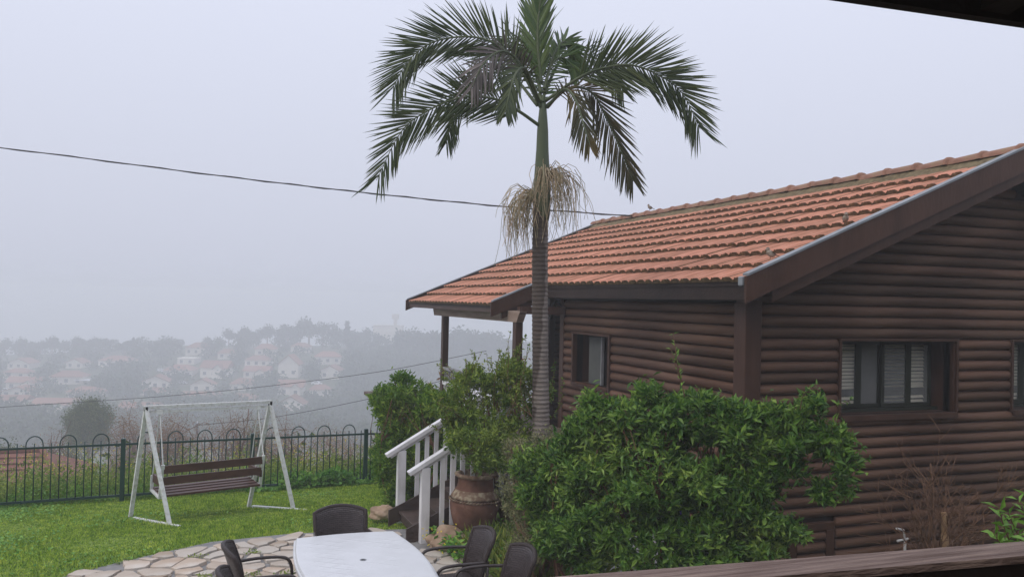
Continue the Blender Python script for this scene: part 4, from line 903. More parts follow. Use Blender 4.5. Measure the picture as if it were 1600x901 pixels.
weeds(60000, -7, 6, 16.62, 20.5, .35, .95, .08, .03, 'weed', 'wild_weeds', 'tall wild weeds growing behind the fence')
B = weeds(16000, 1.2, 5.6, 16.25, 17.4, .15, .45, .09, .07, 'clover', 'broad_weeds', 'broad-leaved weeds crowding the fence foot on the right')
weeds(22000, -7, 1.4, 16.55, 18.2, .10, .42, .07, .035, 'leafnew', 'fresh_weeds', 'fresh yellow-green weeds behind the left part of the fence')
n = 420; P = np.stack([rng.uniform(-6, 5, n), rng.uniform(16.7, 20, n)], 1); P[:, 1] += .136*(P[:, 0]-f0[0]); P = np.repeat(P, 5, 0)+rng.normal(0, .03, (n*5, 2)); Z = ground_z(P[:, 0], P[:, 1])+np.repeat(rng.uniform(.45, 1.0, n), 5)+rng.normal(0, .03, n*5)
Q = np.stack([P[:, 0], P[:, 1], Z], 1); k = len(Q); v, f = leaf_arrays(Q, rng.normal(size=Q.shape), rng.normal(size=Q.shape), np.full(k, .022), np.full(k, .018)); g = add('mustard_flowers', mesh('mustard_flowers', v, f), 'yellow'); tag(g, 'small yellow wild mustard flowers behind the fence', 'flowers', kind='stuff')

# ------------------------------------------------------------------ table and wicker chairs
table = thing('garden_table', 'white plastic garden table with bowed sides on the flagstones', 'table', (1.57, 7.72, 0))
def outline(inset, n=20):
    pts = []; hw, hl, bw, bl_ = .50-inset, .90-inset, .085, .045
    cs_ = ((hw, -hl), (hw, hl), (-hw, hl), (-hw, -hl))
    for k in range(n): t = k/n; pts.append((hw+bw*math.sin(PI*t), -hl+2*hl*t))
    for k in range(n): t = k/n; pts.append((hw-2*hw*t, hl+bl_*math.sin(PI*t)))
    for k in range(n): t = k/n; pts.append((-hw-bw*math.sin(PI*t), hl-2*hl*t))
    for k in range(n): t = k/n; pts.append((-hw+2*hw*t, -hl-bl_*math.sin(PI*t)))
    return pts
mb = MB(); V = []; n = 80
for ins, z in ((.03, .66), (.0, .665), (-.004, .695), (.002, .703), (.010, .704), (.014, .714), (.022, .727), (.036, .730)): V += [(x, y, z) for x, y in outline(ins)]
Fc = [(r*n+k, r*n+(k+1) % n, (r+1)*n+(k+1) % n, (r+1)*n+k) for r in range(7) for k in range(n)]+[tuple(range(7*n, 8*n))]
o = mb.poly(V, Fc).build('table_top', 'table', table, False, world=False)
MB().lathe([(.030, .7305), (.030, .7335), (.024, .7345), (.020, .733), (.018, .7315)], 24).build('parasol_ring', 'zinc', table, True, world=False)
MB().lathe([(.0175, .7312), (.001, .7312)], 20).build('parasol_hole_shade', 'dark', table, True, world=False)  # flat disc on the tabletop, coloured dark for the shade inside a hole
for sx in (-1, 1):
    for sy in (-1, 1): MB().tube([(sx*.40, sy*.72, .66), (sx*.43, sy*.78, .3), (sx*.45, sy*.80, 0.02)], [.035, .03, .024], 10).build('leg', 'white', table, True, world=False)
def make_chair(label, x, y, rz):
    t = thing('wicker_chair', label, 'chair', (x, y, .022), 'dark wicker armchairs round the white table', rz)
    # local: faces +y, back at y=-.27
    nu, nv = 14, 8; V = []; UV = []
    def bp(u, v, off):                                      # u -1..1, v 0..1
        zt = .885-.045*u*u; z = .40+(zt-.40)*v; wdt = .245+.02*v; xx = u*wdt; yb = -.24-.09*v*v-.02*v+.085*u*u
        return (xx, yb-off, z)
    me_v = []; fc = []; uv = []
    for off in (0, .035):
        for i in range(nu+1):
            for j in range(nv+1): me_v.append(bp(-1+2*i/nu, j/nv, off if True else 0)); uv.append((.54*i/nu, .48*j/nv))
    S_ = (nu+1)*(nv+1); q = lambda i, j, s_: s_*S_+i*(nv+1)+j
    for i in range(nu):
        for j in range(nv): fc.append((q(i, j, 0), q(i, j+1, 0), q(i+1, j+1, 0), q(i+1, j, 0))); fc.append((q(i, j, 1), q(i+1, j, 1), q(i+1, j+1, 1), q(i, j+1, 1)))
    for i in range(nu): fc.append((q(i, nv, 0), q(i, nv, 1), q(i+1, nv, 1), q(i+1, nv, 0))); fc.append((q(i, 0, 0), q(i+1, 0, 0), q(i+1, 0, 1), q(i, 0, 1)))
    for j in range(nv): fc.append((q(0, j, 0), q(0, j, 1), q(0, j+1, 1), q(0, j+1, 0))); fc.append((q(nu, j, 0), q(nu, j+1, 0), q(nu, j+1, 1), q(nu, j, 1)))
    me = mesh('backrest', me_v, fc, True); ul = me.uv_layers.new(name='UVMap')
    for lp in me.loops: ul.data[lp.index].uv = uv[lp.vertex_index]
    o = add('backrest', me, 'weave', t, world=False)
    rim = [bp(-1, j/6, .0175) for j in range(7)]+[bp(-1+2*i/14, 1, .0175) for i in range(1, 14)]+[bp(1, 1-j/6, .0175) for j in range(7)]
    MB().tube(rim, .022, 7).build('back_rim', 'wicker', t, True, world=False)
    me = MB().box((-.245, -.22, .385), (.245, .25, .43), bev=.02).mesh('seat'); ul = me.uv_layers.new(name='UVMap')
    for lp in me.loops: co = me.vertices[lp.vertex_index].co; ul.data[lp.index].uv = (co.x, co.y+co.z)
    add('seat', me, 'weave', t, world=False)
    for s_ in (-1, 1):
        MB().tube(curve([(s_*.262, -.25, .655), (s_*.285, -.05, .665), (s_*.285, .14, .66), (s_*.283, .22, .635), (s_*.275, .255, .56), (s_*.265, .265, .40)], 16), .0155, 8).build('armrest', 'tube', t, True, world=False)
        MB().tube([(s_*.265, .265, .40), (s_*.262, .275, 0)], .0155, 8).build('leg', 'tube', t, True, world=False)
        MB().tube([(s_*.255, -.245, .66), (s_*.25, -.235, .40), (s_*.255, -.29, 0)], .0155, 8).build('leg', 'tube', t, True, world=False)
    return t
make_chair('dark wicker chair at the far end of the white table, facing us', 1.575, 8.70, PI)
make_chair('dark wicker armchair at the table left side, farther of the two', .74, 7.90, -PI/2)
make_chair('dark wicker chair at the lower left edge, only its back top showing', .67, 7.16, -PI/2)
make_chair('dark wicker armchair at the table right side, nearest the clay jar', 2.44, 7.74, PI/2)
make_chair('dark wicker armchair at the table right side, nearest the big shrub', 2.58, 7.08, PI/2)

# ------------------------------------------------------------------ our own porch: rail, roof edge
rd = nrm([.9973, -.073, 0]); rn = np.array([-rd[1], rd[0], 0]); rc = np.array([1.6, 1.745, 0])
rail = thing('porch_railing', 'weathered brown wooden porch rail across the bottom right foreground', 'railing', (1.6, 1.745, 1.5))
MB().bar(rc-rd*.95+[0, 0, 2.44], rc+rd*6+[0, 0, 2.44], .116, .02).build('top_rail', 'railtop', rail); MB().bar(rc-rd*.95+[0, 0, 2.389], rc+rd*6+[0, 0, 2.389], .108, .078).build('rail_beam_shade', 'porchdark', rail)  # beam under the top board: near-black colour carries the porch shade
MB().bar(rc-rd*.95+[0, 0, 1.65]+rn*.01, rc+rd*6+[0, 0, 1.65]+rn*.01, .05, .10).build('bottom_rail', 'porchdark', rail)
for k in range(-6, 50):
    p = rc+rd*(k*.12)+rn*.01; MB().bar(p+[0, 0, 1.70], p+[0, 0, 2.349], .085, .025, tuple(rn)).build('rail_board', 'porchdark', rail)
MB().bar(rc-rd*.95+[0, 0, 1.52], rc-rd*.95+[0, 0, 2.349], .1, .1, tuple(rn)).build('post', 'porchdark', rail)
ownh = thing('porch_roof', 'dark wooden porch roof edge in the upper right corner', 'roof', (1.6, 1.9, 3.9))
ec = np.array([1.653, 1.918, 0])
def oq(a, b, z0, z1): return [tuple(ec+rd*s_+rn*t+[0, 0, z0+(z1-z0)*0]) for s_, t in ((a, 0),)]
def slab2(s0, s1, t0, t1, za0, za1, th, nm, m):
    P = [ec+rd*s_+rn*t+np.array([0, 0, z]) for dz in (0, th) for s_, t, z in ((s0, t0, za0+dz), (s1, t0, za0+dz), (s1, t1, za1+dz), (s0, t1, za1+dz))]
    return MB().poly(P, [(3, 2, 1, 0), (4, 5, 6, 7), (0, 1, 5, 4), (1, 2, 6, 5), (2, 3, 7, 6), (3, 0, 4, 7)]).build(nm, m, ownh)
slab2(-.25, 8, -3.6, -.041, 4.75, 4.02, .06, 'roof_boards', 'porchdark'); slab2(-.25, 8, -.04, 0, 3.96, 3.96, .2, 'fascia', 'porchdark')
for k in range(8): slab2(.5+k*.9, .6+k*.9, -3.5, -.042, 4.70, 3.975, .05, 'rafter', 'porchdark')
dk = MB().bar(tuple(rc-rn*1.75+rd*2.6+[0, 0, 1.46]), tuple(rc+rn*.1+rd*2.6+[0, 0, 1.46]), 7.2, .08).build('deck', 'deck'); tag(dk, kind='structure')
wv = [rc-rn*1.8+rd*s_+np.array([0, 0, z]) for s_, z in ((-1, -.5), (24, -.5), (24, 5), (-1, 5))]
wv += [p-rn*.1 for p in wv]
ow = MB().poly(wv, [(0, 1, 2, 3), (7, 6, 5, 4), (0, 4, 5, 1), (1, 5, 6, 2), (2, 6, 7, 3), (3, 7, 4, 0)]).build('unseen_house_wall', 'trim'); tag(ow, 'unseen brown wooden house wall behind the viewer porch, lengthened to block sky', 'wall')  # out of view; extended to keep sky reflections off the gable windows

# ------------------------------------------------------------------ birds
def bird(label, p, rz, cap):
    t = thing('sparrow', label, 'bird', p, 'sparrows on the roof', rz)
    MB().lathe([(.001, -.06), (.02, -.052), (.034, -.03), (.04, 0), (.036, .03), (.024, .05), (.001, .058)], 14).build('body', 'bird', t, True, world=False, loc=(0, 0, .062), rot=(math.radians(-55), 0, 0))
    MB().lathe([(.001, -.026), (.018, -.02), (.027, 0), (.02, .02), (.001, .028)], 12).build('head', 'bird', t, True, world=False, loc=(0, .035, .115))
    MB().lathe([(.022, .004), (.019, .02), (.001, .029)], 12).build('crown_cap', 'birddark', t, True, world=False, loc=(0, .034, .117))
    MB().poly([(0, .058, .114), (.006, .058, .106), (-.006, .058, .106), (0, .082, .108)], [(0, 1, 3), (0, 3, 2), (1, 2, 3)]).build('beak', 'birddark', t, False, world=False)
    MB().bar((0, -.045, .05), (0, -.115, .025), .026, .008).build('tail', 'birddark', t, False, world=False)
    for s_ in (-1, 1):
        MB().poly([(s_*.03, .02, .085), (s_*.042, -.02, .07), (s_*.02, -.075, .045), (s_*.03, -.02, .095)], [(0, 1, 2), (0, 2, 3)]).build('wing', 'birddark', t, False, world=False)
        MB().tube([(s_*.012, .0, .03), (s_*.014, .008, -.012)], .003, 4).build('leg', 'birddark', t, False, world=False)
def on_roof(px, py):
    d_ = RM@np.array([(px-CX)/F_PX, (py-CY)/F_PX, 1]); t = (3.44+.045-XE*TAN-H)/(d_[2]-TAN*d_[0]); return np.array([0, 0, H])+d_*t
p = on_roof(1321, 349); bird('black-capped sparrow perched high on the roof near the verge', p, 2.6, True)
p = on_roof(1204, 404); bird('brown sparrow perched low on the roof near the eave corner', p, .9, False)
bird('sparrow perched on the ridge where the cable meets the roof', (XR-.02, 18.55, ZR+.13), 1.2, False)

# ------------------------------------------------------------------ cables
def cable(nm, label, pts, r, tw=0):
    p = curve(pts, 60); mb = MB(); mb.tube(p, r, 5)
    if tw:
        q = [a+np.array([0, math.cos(i*1.3)*tw, math.sin(i*1.3)*tw]) for i, a in enumerate(p)]; mb.tube(q, r*.8, 4)
    o = mb.build(nm, 'wire', None, True); tag(o, label, 'cable'); return o
e = np.array([XR-.02, 19.2, ZR+.02])
cable('power_cable', 'thick black twisted power cable crossing the sky to the cabin ridge', [at(-260, 205, 24), at(0, 231, 23.5), at(330, 273, 23), at(560, 300, 22.8), at(780, 322, 22.5), e], .016, .018)
cable('overhead_wire', 'long thin wire crossing the valley above the swing', [at(-200, 652, 60), at(0, 636, 60), at(300, 615, 60), at(575, 583, 60), at(760, 548, 60)], .022)
cable('overhead_wire', 'short thin wire slanting between the swing and the hedge', [at(308, 664, 50), at(430, 651, 50), at(580, 622, 50), at(700, 592, 50)], .018)
pp = at(308, 664, 50); pg = float(ground_z(pp[0], pp[1]))
up_ = thing('utility_pole', 'grey wooden utility pole behind the swing, carrying a thin wire', 'pole', (pp[0], pp[1], pg))
MB().tube([(pp[0], pp[1], pg-.3), (pp[0], pp[1], pp[2]+.12)], [.11, .085], 8).build('shaft', 'greyrail', up_)
MB().tube([(pp[0], pp[1], pp[2]+.121), (pp[0], pp[1], pp[2]+.25)], [.03, .045], 8).build('insulator', 'whitefar', up_)

# ------------------------------------------------------------------ trees beyond the fence
def clump_tree(name, label, base, hgt, lobes, nleaf, leafm, Lf, trunk_r, group, limbs=9, bark='twig', hi=1.1, bump=.3, lo=.35):
    t = thing(name, label, 'tree', base, group); base = np.array(base, float)
    P, N_ = lobes_points(lobes, nleaf, lo, hi, bump, .0); n = len(P)
    v, f = leaf_arrays(P, rng.normal(size=P.shape), rng.normal(size=P.shape)+[0, 0, .6], Lf*rng.uniform(.6, 1.3, n), Lf*.55*rng.uniform(.6, 1.3, n)); o = add('crown', mesh('crown', v, f), leafm, t); o['kind'] = 'stuff'
    mb = MB(); top = base+[0, 0, hgt*.55]; mb.tube([base-[0, 0, .5], base+[.1, 0, hgt*.3], top], [trunk_r, trunk_r*.8, trunk_r*.55], 7)
    for k in range(limbs):
        i = rng.integers(n); s0 = base+[0, 0, hgt*rng.uniform(.2, .55)]; pth = shoot(s0, P[i], 6, .12); mb.tube(pth, [trunk_r*.45*(1-.85*q/6) for q in range(7)], 5)
        for _ in range(3): j = rng.integers(n); jj = np.argmin(np.linalg.norm(P-(pth[4]+rng.normal(0, hgt*.12, 3)), axis=1)); mb.tube(shoot(pth[3+_ % 3], P[jj], 4, .1), [trunk_r*.18, trunk_r*.15, trunk_r*.11, trunk_r*.08, trunk_r*.05], 4)
    mb.build('trunk', bark, t); return t
def gbase(px, py, dep): p = at(px, py, dep); return (p[0], p[1], float(ground_z(p[0], p[1])))
def mk(name, label, px, dep, top, wpx, m, n, Lf, group, limbs=14, lo=.35):
    b = gbase(px, 700, dep); tz = at(px, top, dep)[2]; h = tz-b[2]; r = wpx/F_PX*dep/2
    lb = [(b[0]+rng.normal(0, r*.35), b[1]+rng.normal(0, r*.35), b[2]+h*(.62+.2*rng.uniform(-1, 1)), r*rng.uniform(.5, .75), h*rng.uniform(.16, .26)) for _ in range(5)]+[(b[0], b[1], b[2]+h*.78, r*.6, h*.2)]
    return clump_tree(name, label, b, h, lb, n, m, Lf, .016*h, group, limbs, lo=lo)
G1 = 'trees on the slope below the fence'
b = gbase(137, 700, 85); tz = at(137, 622, 85)[2]; r = 1.75
clump_tree('round_tree', 'round grey-green tree on the slope left of the swing', b, tz-b[2], [(b[0]+dx_*r, b[1], tz-dz_*r, r*k_, r*k_) for dx_, dz_, k_ in ((0, .8, .8), (-.65, 1.2, .65), (.65, 1.15, .7), (0, 1.7, .9), (-.5, 2.1, .7), (.5, 2.2, .7), (.1, .45, .4))], 26000, 'greentree', .20, .18, G1, 12)
mk('bare_tree', 'thin bare autumn tree on the slope, leftmost behind the fence', 82, 44, 655, 80, 'brownleaf', 2500, .06, G1, 70)
mk('autumn_tree', 'brown-leaved tree on the slope just right of the round tree', 195, 52, 630, 95, 'brownleaf', 16000, .075, G1, 40)
mk('autumn_tree', 'brown-leaved tree seen between the left swing legs', 262, 46, 640, 95, 'brownleaf', 15000, .07, G1, 40)
mk('autumn_tree', 'bare reddish tree seen through the middle of the swing', 360, 44, 630, 125, 'brownleaf', 11000, .06, G1, 80)
mk('autumn_tree', 'bare reddish tree just right of the swing, behind the fence', 455, 42, 652, 100, 'brownleaf', 9000, .06, G1, 70)
mk('autumn_tree', 'low bare tree behind the fence next to the hedge', 530, 40, 668, 90, 'brownleaf', 8000, .055, G1, 60)
mk('green_tree', 'small green tree on the slope at the far left behind the fence', 20, 48, 690, 70, 'greentree', 6000, .14, G1)
mk('green_tree', 'small green tree behind the neighbour roof', 110, 60, 688, 60, 'greentree', 6000, .16, G1)
mk('green_tree', 'small grey-green tree behind the fence by the right swing legs', 400, 70, 664, 60, 'greentree', 6000, .18, G1)
n = 30000; x = rng.uniform(-22, 14, n); y = rng.uniform(21, 48, n); hh = .9+.9*np.sin(x*1.1+y*.7)*np.sin(y*.9-x*.4); z = ground_z(x, y)+rng.uniform(0, 1, n)*np.clip(hh, .15, 2)
P = np.stack([x, y, z], 1); v, f = leaf_arrays(P, rng.normal(size=P.shape), rng.normal(size=P.shape)+[0, 0, .7], rng.uniform(.1, .26, n), rng.uniform(.06, .14, n)); g = add('slope_scrub', mesh('slope_scrub', v, f), 'greentree'); tag(g, 'dense low scrub covering the slope below the fence', 'scrub', kind='stuff')
n = 26000; x = rng.uniform(-14, 12, n); y = rng.uniform(24, 44, n); hh = 1.0+1.1*np.sin(x*.9-y*.5+2)*np.sin(y*.6+x*.7); z = ground_z(x, y)+rng.uniform(0, 1, n)*np.clip(hh, 0, 2.2); ok = hh > .2; P = np.stack([x, y, z], 1)[ok]; n = len(P)
v, f = leaf_arrays(P, rng.normal(size=P.shape), rng.normal(size=P.shape)+[0, 0, .7], rng.uniform(.08, .2, n), rng.uniform(.04, .1, n)); g = add('dry_scrub', mesh('dry_scrub', v, f), 'brownleaf'); tag(g, 'brownish dry scrub on the slope behind the fence', 'scrub', kind='stuff')
# neighbour's roof just below the fence
nh = thing('neighbour_house', 'house with red tiled hip roof just below the fence at far left', 'house', (-9.5, 38, -8.5))
x0, x1, y0, y1, ze, zr = -15.5, -3.3, 33.8, 42, -4.55, -3.2
MB().box((x0+.5, y0+.5, -11), (x1-.5, y1-.5, ze)).build('wall', 'wall_far', nh)
MB().poly([(x0, y0, ze), (x1, y0, ze), (x1, y1, ze), (x0, y1, ze), (x0+2.5, 37.9, zr), (x1-1.75, 37.9, zr)], [(0, 1, 5, 4), (1, 2, 5), (2, 3, 4, 5), (3, 0, 4), (3, 2, 1, 0)]).build('roof', 'roof_near', nh)
mb = MB()
for k in range(1, 9):
    t = k/9; mb.bar((x0+2.5*t, y0+(37.9-y0)*t, ze+(zr-ze)*t+.03), (x1-1.75*t, y0+(37.9-y0)*t, ze+(zr-ze)*t+.03), .10, .05)
mb.build('tile_courses', 'roof_near', nh); 
for p, q in (((x1, y0, ze+.05), (x1-1.75, 37.9, zr+.06)), ((x0+2.5, 37.9, zr+.06), (x1-1.75, 37.9, zr+.06))): MB().tube([p, q], .12, 8).build('ridge_tile', 'roof_near', nh)

# ------------------------------------------------------------------ the far village
_ts = np.arange(150.0, 620, 1.5)
def march(px, py):
    d_ = RM@np.array([(px-CX)/F_PX, (py-CY)/F_PX, 1]); p = np.array([0, 0, H])+_ts[:, None]*d_; hit = p[:, 2] < ground_z(p[:, 0], p[:, 1]); i = int(np.argmax(hit)) if hit.any() else len(_ts)-1
    return p[i], float(_ts[i]) if hit.any() else 620.0
def far_house(label, x0, x1, ytop, ybot, style, rot=0.0, nm='village_house'):
    px = (x0+x1)/2; p, dep = march(px, ybot+1); w = (x1-x0)/F_PX*dep; hpx = (ybot-ytop)/F_PX*dep
    h = max(2.6, hpx*.62); rh = max(1.1, hpx*.42); d_ = w*.8; gz_ = p[2]-1.0
    ang = math.atan2(right[1], right[0])+rot; t = thing(nm, label, 'house', (p[0], p[1]+0, gz_), 'houses on the far hillside', ang)
    H2 = h+1.0; w2 = w/2
    MB().box((-w2, 0, -2), (w2, d_, H2)).build('wall', 'wall_far', t, False, world=False)
    e = .5
    if style == 'gable':                                     # gable towards us
        r = MB().poly([(-w2-e, -e, H2-.2), (0, -e, H2+rh), (w2+e, -e, H2-.2), (-w2-e, d_+e, H2-.2), (0, d_+e, H2+rh), (w2+e, d_+e, H2-.2), (-w2-e, -e, H2-.45), (0, -e, H2+rh-.3), (w2+e, -e, H2-.45)],
                      [(0, 1, 4, 3), (1, 2, 5, 4), (0, 6, 7, 1), (1, 7, 8, 2), (3, 4, 5)]).build('roof', 'roof_far', t, False, world=False)
        MB().poly([(-w2, -.02, H2), (w2, -.02, H2), (0, -.02, H2+rh-.35)], [(0, 1, 2)]).build('gable', 'wall_far', t, False, world=False)
    elif style == 'hip':
        MB().poly([(-w2-e, -e, H2), (w2+e, -e, H2), (w2+e, d_+e, H2), (-w2-e, d_+e, H2), (-w2*.45, d_/2, H2+rh), (w2*.45, d_/2, H2+rh)], [(0, 1, 5, 4), (1, 2, 5), (2, 3, 4, 5), (3, 0, 4), (3, 2, 1, 0)]).build('roof', 'roof_far', t, False, world=False)
    elif style == 'wing':                                    # long ridge with a small gabled front wing
        MB().poly([(-w2-e, -e, H2), (w2+e, -e, H2), (w2+e, d_+e, H2), (-w2-e, d_+e, H2), (-w2-e, d_/2, H2+rh), (w2+e, d_/2, H2+rh)], [(0, 1, 5, 4), (1, 2, 5), (2, 3, 4, 5), (3, 0, 4), (3, 2, 1, 0)]).build('roof', 'roof_far', t, False, world=False)
        a, b = w*.02, w*.42; mz = H2-.5; MB().box((a, -1.8, -2), (b, -.01, mz)).build('wing_wall', 'wall_far', t, False, world=False)
        m_ = (a+b)/2; MB().poly([(a-.4, -2.2, mz), (m_, -2.2, mz+rh*.8), (b+.4, -2.2, mz), (a-.4, d_*.3, mz), (m_, d_*.3, mz+rh*.8), (b+.4, d_*.3, mz)], [(0, 1, 4, 3), (1, 2, 5, 4)]).build('wing_roof', 'roof_far', t, False, world=False)
        MB().poly([(a, -1.81, mz), (b, -1.81, mz), (m_, -1.81, mz+rh*.7)], [(0, 1, 2)]).build('gable', 'wall_far', t, False, world=False)
    else:
        MB().box((-w2-.15, -.15, H2), (w2+.15, d_+.15, H2+.35)).build('roof', 'wall_far', t, False, world=False)
    nwn = max(2, int(w/3.2))
    for k in range(nwn):
        x = -w2+w*(k+.5)/nwn; yw = -1.83 if (style == 'wing' and w*.02 < x < w*.42) else -.03; zt = 1.0+h*.32
        f_ = MB().box((x-.65, yw, zt), (x+.65, yw+.02, zt+1.3)).build('window', 'glass_far', t, False, world=False)
    return t
HV = [
 (11, 46, 559, 576, 'gable', 'pale house with red gable roof, top row at the far left under the pines'), (5, 41, 576, 591, 'hip', 'red hip roof house below the top row at far left'),
 (11, 58, 589, 608, 'wing', 'wide cream house with a white gabled front at far left'), (3, 48, 604, 621, 'gable', 'cream house with broad dark-edged gable at the left edge, fourth row down'),
 (-8, 36, 620, 637, 'wing', 'red roofed house cut by the left picture edge above the wire'), (48, 112, 626, 643, 'wing', 'long red roofed house just above the white tarp'),
 (78, 128, 580, 600, 'hip', 'house with red hip roof beside the white flat canopy'), (100, 148, 605, 623, 'hip', 'long red roofed house above the round grey-green tree'),
 (102, 130, 559, 575, 'gable', 'small pale gabled house high up above the white canopy'), (152, 198, 556, 573, 'hip', 'low wide house with dark hip roof in the top row'),
 (181, 238, 630, 653, 'wing', 'red roofed house with white arch directly left of the swing top'), (222, 262, 586, 607, 'gable', 'cream gabled house in the middle, above two red roofs'),
 (218, 256, 608, 622, 'hip', 'red roofed house right below the cream gabled house'), (256, 300, 570, 589, 'hip', 'red hip roof house right of the dark wood, third row'),
 (276, 304, 553, 569, 'flat', 'pale flat house high on the hill right of the dark wood'), (288, 324, 535, 554, 'hip', 'hazy house standing highest on the ridge at centre left'),
 (312, 354, 564, 590, 'wing', 'two-storey cream house in the hill middle, wing to the right'), (298, 332, 591, 612, 'gable', 'dark-roofed gabled house above the swing beam'),
 (282, 337, 613, 631, 'wing', 'long red roofed house just above the swing beam'), (359, 396, 591, 612, 'hip', 'cream house with red roof above the right half of the swing'),
 (352, 396, 617, 633, 'hip', 'red roofed house low behind the swing beam right end'), (382, 418, 555, 572, 'hip', 'white house with two dark square windows high on the hill'),
 (380, 418, 572, 590, 'wing', 'red roofed house below the white house with dark windows'), (398, 430, 537, 556, 'hip', 'very hazy pale house near the ridge above the white house'),
 (454, 482, 535, 549, 'hip', 'very hazy house near the ridge top, rightmost of the top row'), (434, 466, 554, 590, 'gable', 'tall narrow gabled house in the right group, upper'),
 (434, 472, 594, 618, 'wing', 'cream house with a big dark window in the right group, middle'), (433, 473, 618, 647, 'gable', 'cream two-storey gabled house nearest us right of the swing'),
 (492, 532, 549, 568, 'hip', 'bluish pale house with red roof at the right, upper of two'), (498, 532, 570, 591, 'gable', 'cream house with small windows at the right, lower of two'),
 (484, 516, 601, 619, 'hip', 'faint hazy house in the trees near the hedge'), (340, 366, 545, 560, 'hip', 'faint small house below the ridge pines at centre'),
]
for x0, x1, ya, yb, stl, lbl in HV: far_house(lbl, x0, x1, ya, yb, stl, rng.uniform(-.18, .18))
# ridge building with a tower
p, dep = march(604, 516); ang = math.atan2(right[1], right[0]); dep_ = min(dep, 470); p = at(604, 516, dep_)
t = thing('hilltop_building', 'hazy flat building with a water tower on the ridge left of the cabin', 'building', (p[0], p[1], p[2]-4), None, ang); k = dep_/F_PX
MB().box((-21*k, 0, -3), (24*k, 8, 4+7*k)).build('wall', 'wall_far', t, False, world=False); MB().box((-21*k-.3, -.3, 4+7*k), (24*k+.3, 8.3, 4+8*k)).build('roof', 'wall_far', t, False, world=False)
MB().box((10*k, 2, 4+8*k), (15*k, 4, 4+18*k)).build('tower_shaft', 'wall_far', t, False, world=False); MB().box((7.5*k, 1, 4+18*k), (17.5*k, 5, 4+26*k)).build('tower_tank', 'wall_far', t, False, world=False)
# white canopy, tarp, cars
p, dep = march(140, 600); c_ = at(140, 593, dep); t = thing('flat_canopy', 'bright white flat canopy between hillside houses', 'canopy', (c_[0], c_[1], c_[2]-3), None, ang); k = dep/F_PX
MB().box((-19*k, -3, 2.9), (18*k, 3, 3.15)).build('canopy_sheet', 'whitefar', t, False, world=False)
for sx in (-18, 17): MB().box((sx*k-.1, -.1, -2), (sx*k+.1, .1, 2.9)).build('post', 'whitefar', t, False, world=False)
p, dep = march(90, 662); c_ = at(90, 660, dep); t = thing('shade_tarp', 'white sloping shade tarp left of the round grey-green tree', 'tarp', (c_[0], c_[1], c_[2]), None, ang); k = dep/F_PX
MB().poly([(-24*k, 0, .4), (19*k, 0, .8*k), (19*k, 2, 16*k), (-2*k, 2, 4*k), (-24*k, 3, 1*k)], [(0, 1, 2, 3), (0, 3, 4)]).build('tarp_sheet', 'whitefar', t, False, world=False)
MB().tube([(19*k, 2, -3), (19*k, 2, 16*k)], .12, 6).build('mast', 'whitefar', t, False, world=False)
def car(px, py, label):
    p, dep = march(px, py); t = thing('parked_car', label, 'car', (p[0], p[1], p[2]), 'cars parked between the houses', ang+rng.uniform(-.4, .4))
    MB().poly([(-2.1, -.85, .35), (2.1, -.85, .35), (2.1, -.85, .85), (1.2, -.8, .95), (.7, -.7, 1.45), (-1.2, -.7, 1.45), (-1.9, -.8, .95), (-2.1, -.85, .85),
               (-2.1, .85, .35), (2.1, .85, .35), (2.1, .85, .85), (1.2, .8, .95), (.7, .7, 1.45), (-1.2, .7, 1.45), (-1.9, .8, .95), (-2.1, .85, .85)],
              [tuple(range(8)), tuple(range(15, 7, -1))]+[(i, i+8, (i+1) % 8+8, (i+1) % 8) for i in range(8)]).build('body', 'whitefar', t, False, world=False)
    for x in (-1.3, 1.3):
        for y in (-.86, .72): MB().tube([(x, y, .33), (x, y+.14, .33)], .33, 10).build('wheel', 'iron', t, False, world=False)
    MB().box((-1.1, -.82, .98), (.6, -.76, 1.32)).build('side_window', 'glass_far', t, False, world=False)
car(5, 612, 'white car parked at the left picture edge among the houses'); car(284, 600, 'white car parked below the red hip roof house'); car(495, 601, 'white car parked right of the cream house with the big window')
car(252, 581, 'white car parked beside the dark wood, high on the hill'); car(26, 668, 'white car on the road below the long wire, lower left'); car(50, 662, 'white van-like car near the white tarp, lower left')

# ------------------------------------------------------------------ far trees
def far_tree_mesh(kind, seed):
    q = np.random.default_rng(seed); V = []; mbx = MB()
    if kind == 'pine':
        lb = [(q.normal(0, 1.6), q.normal(0, 1.6), 5.0+q.normal(0, .9), q.uniform(1.5, 2.5), q.uniform(1.3, 2.0)) for _ in range(7)]
    elif kind == 'cypress': lb = [(0, 0, 2+k*1.3, 1.25-.16*k, 1.2) for k in range(6)]
    else: lb = [(q.normal(0, 1.2), q.normal(0, 1.2), 4.2+q.normal(0, 1), q.uniform(1.4, 2.3), q.uniform(1.2, 1.9)) for _ in range(6)]
    P, N_ = lobes_points(lb, 900, .6, 1.1, .25, .0); n = len(P); v, f = leaf_arrays(P, rng.normal(size=P.shape), rng.normal(size=P.shape), rng.uniform(.5, 1.1, n), rng.uniform(.4, .8, n))
    cr = mesh('crown', v, f); cr.materials.append(M['pine_far'])
    mb = MB().tube([(0, 0, -1.5), (.1, 0, 2.5), (0, 0, 5.6)], [.3, .24, .12], 6)
    for l in lb[:5]: mb.tube([(.05, 0, 3.2), tuple(np.array(l[:3])*[.6, .6, .9]), l[:3]], [.13, .1, .05], 5)
    tr = mb.mesh('trunk'); tr.materials.append(M['twig']); return cr, tr
FT = {'pine': [far_tree_mesh('pine', s_) for s_ in (1, 2, 3)], 'cypress': [far_tree_mesh('cypress', 5)], 'round': [far_tree_mesh('round', s_) for s_ in (6, 7)]}
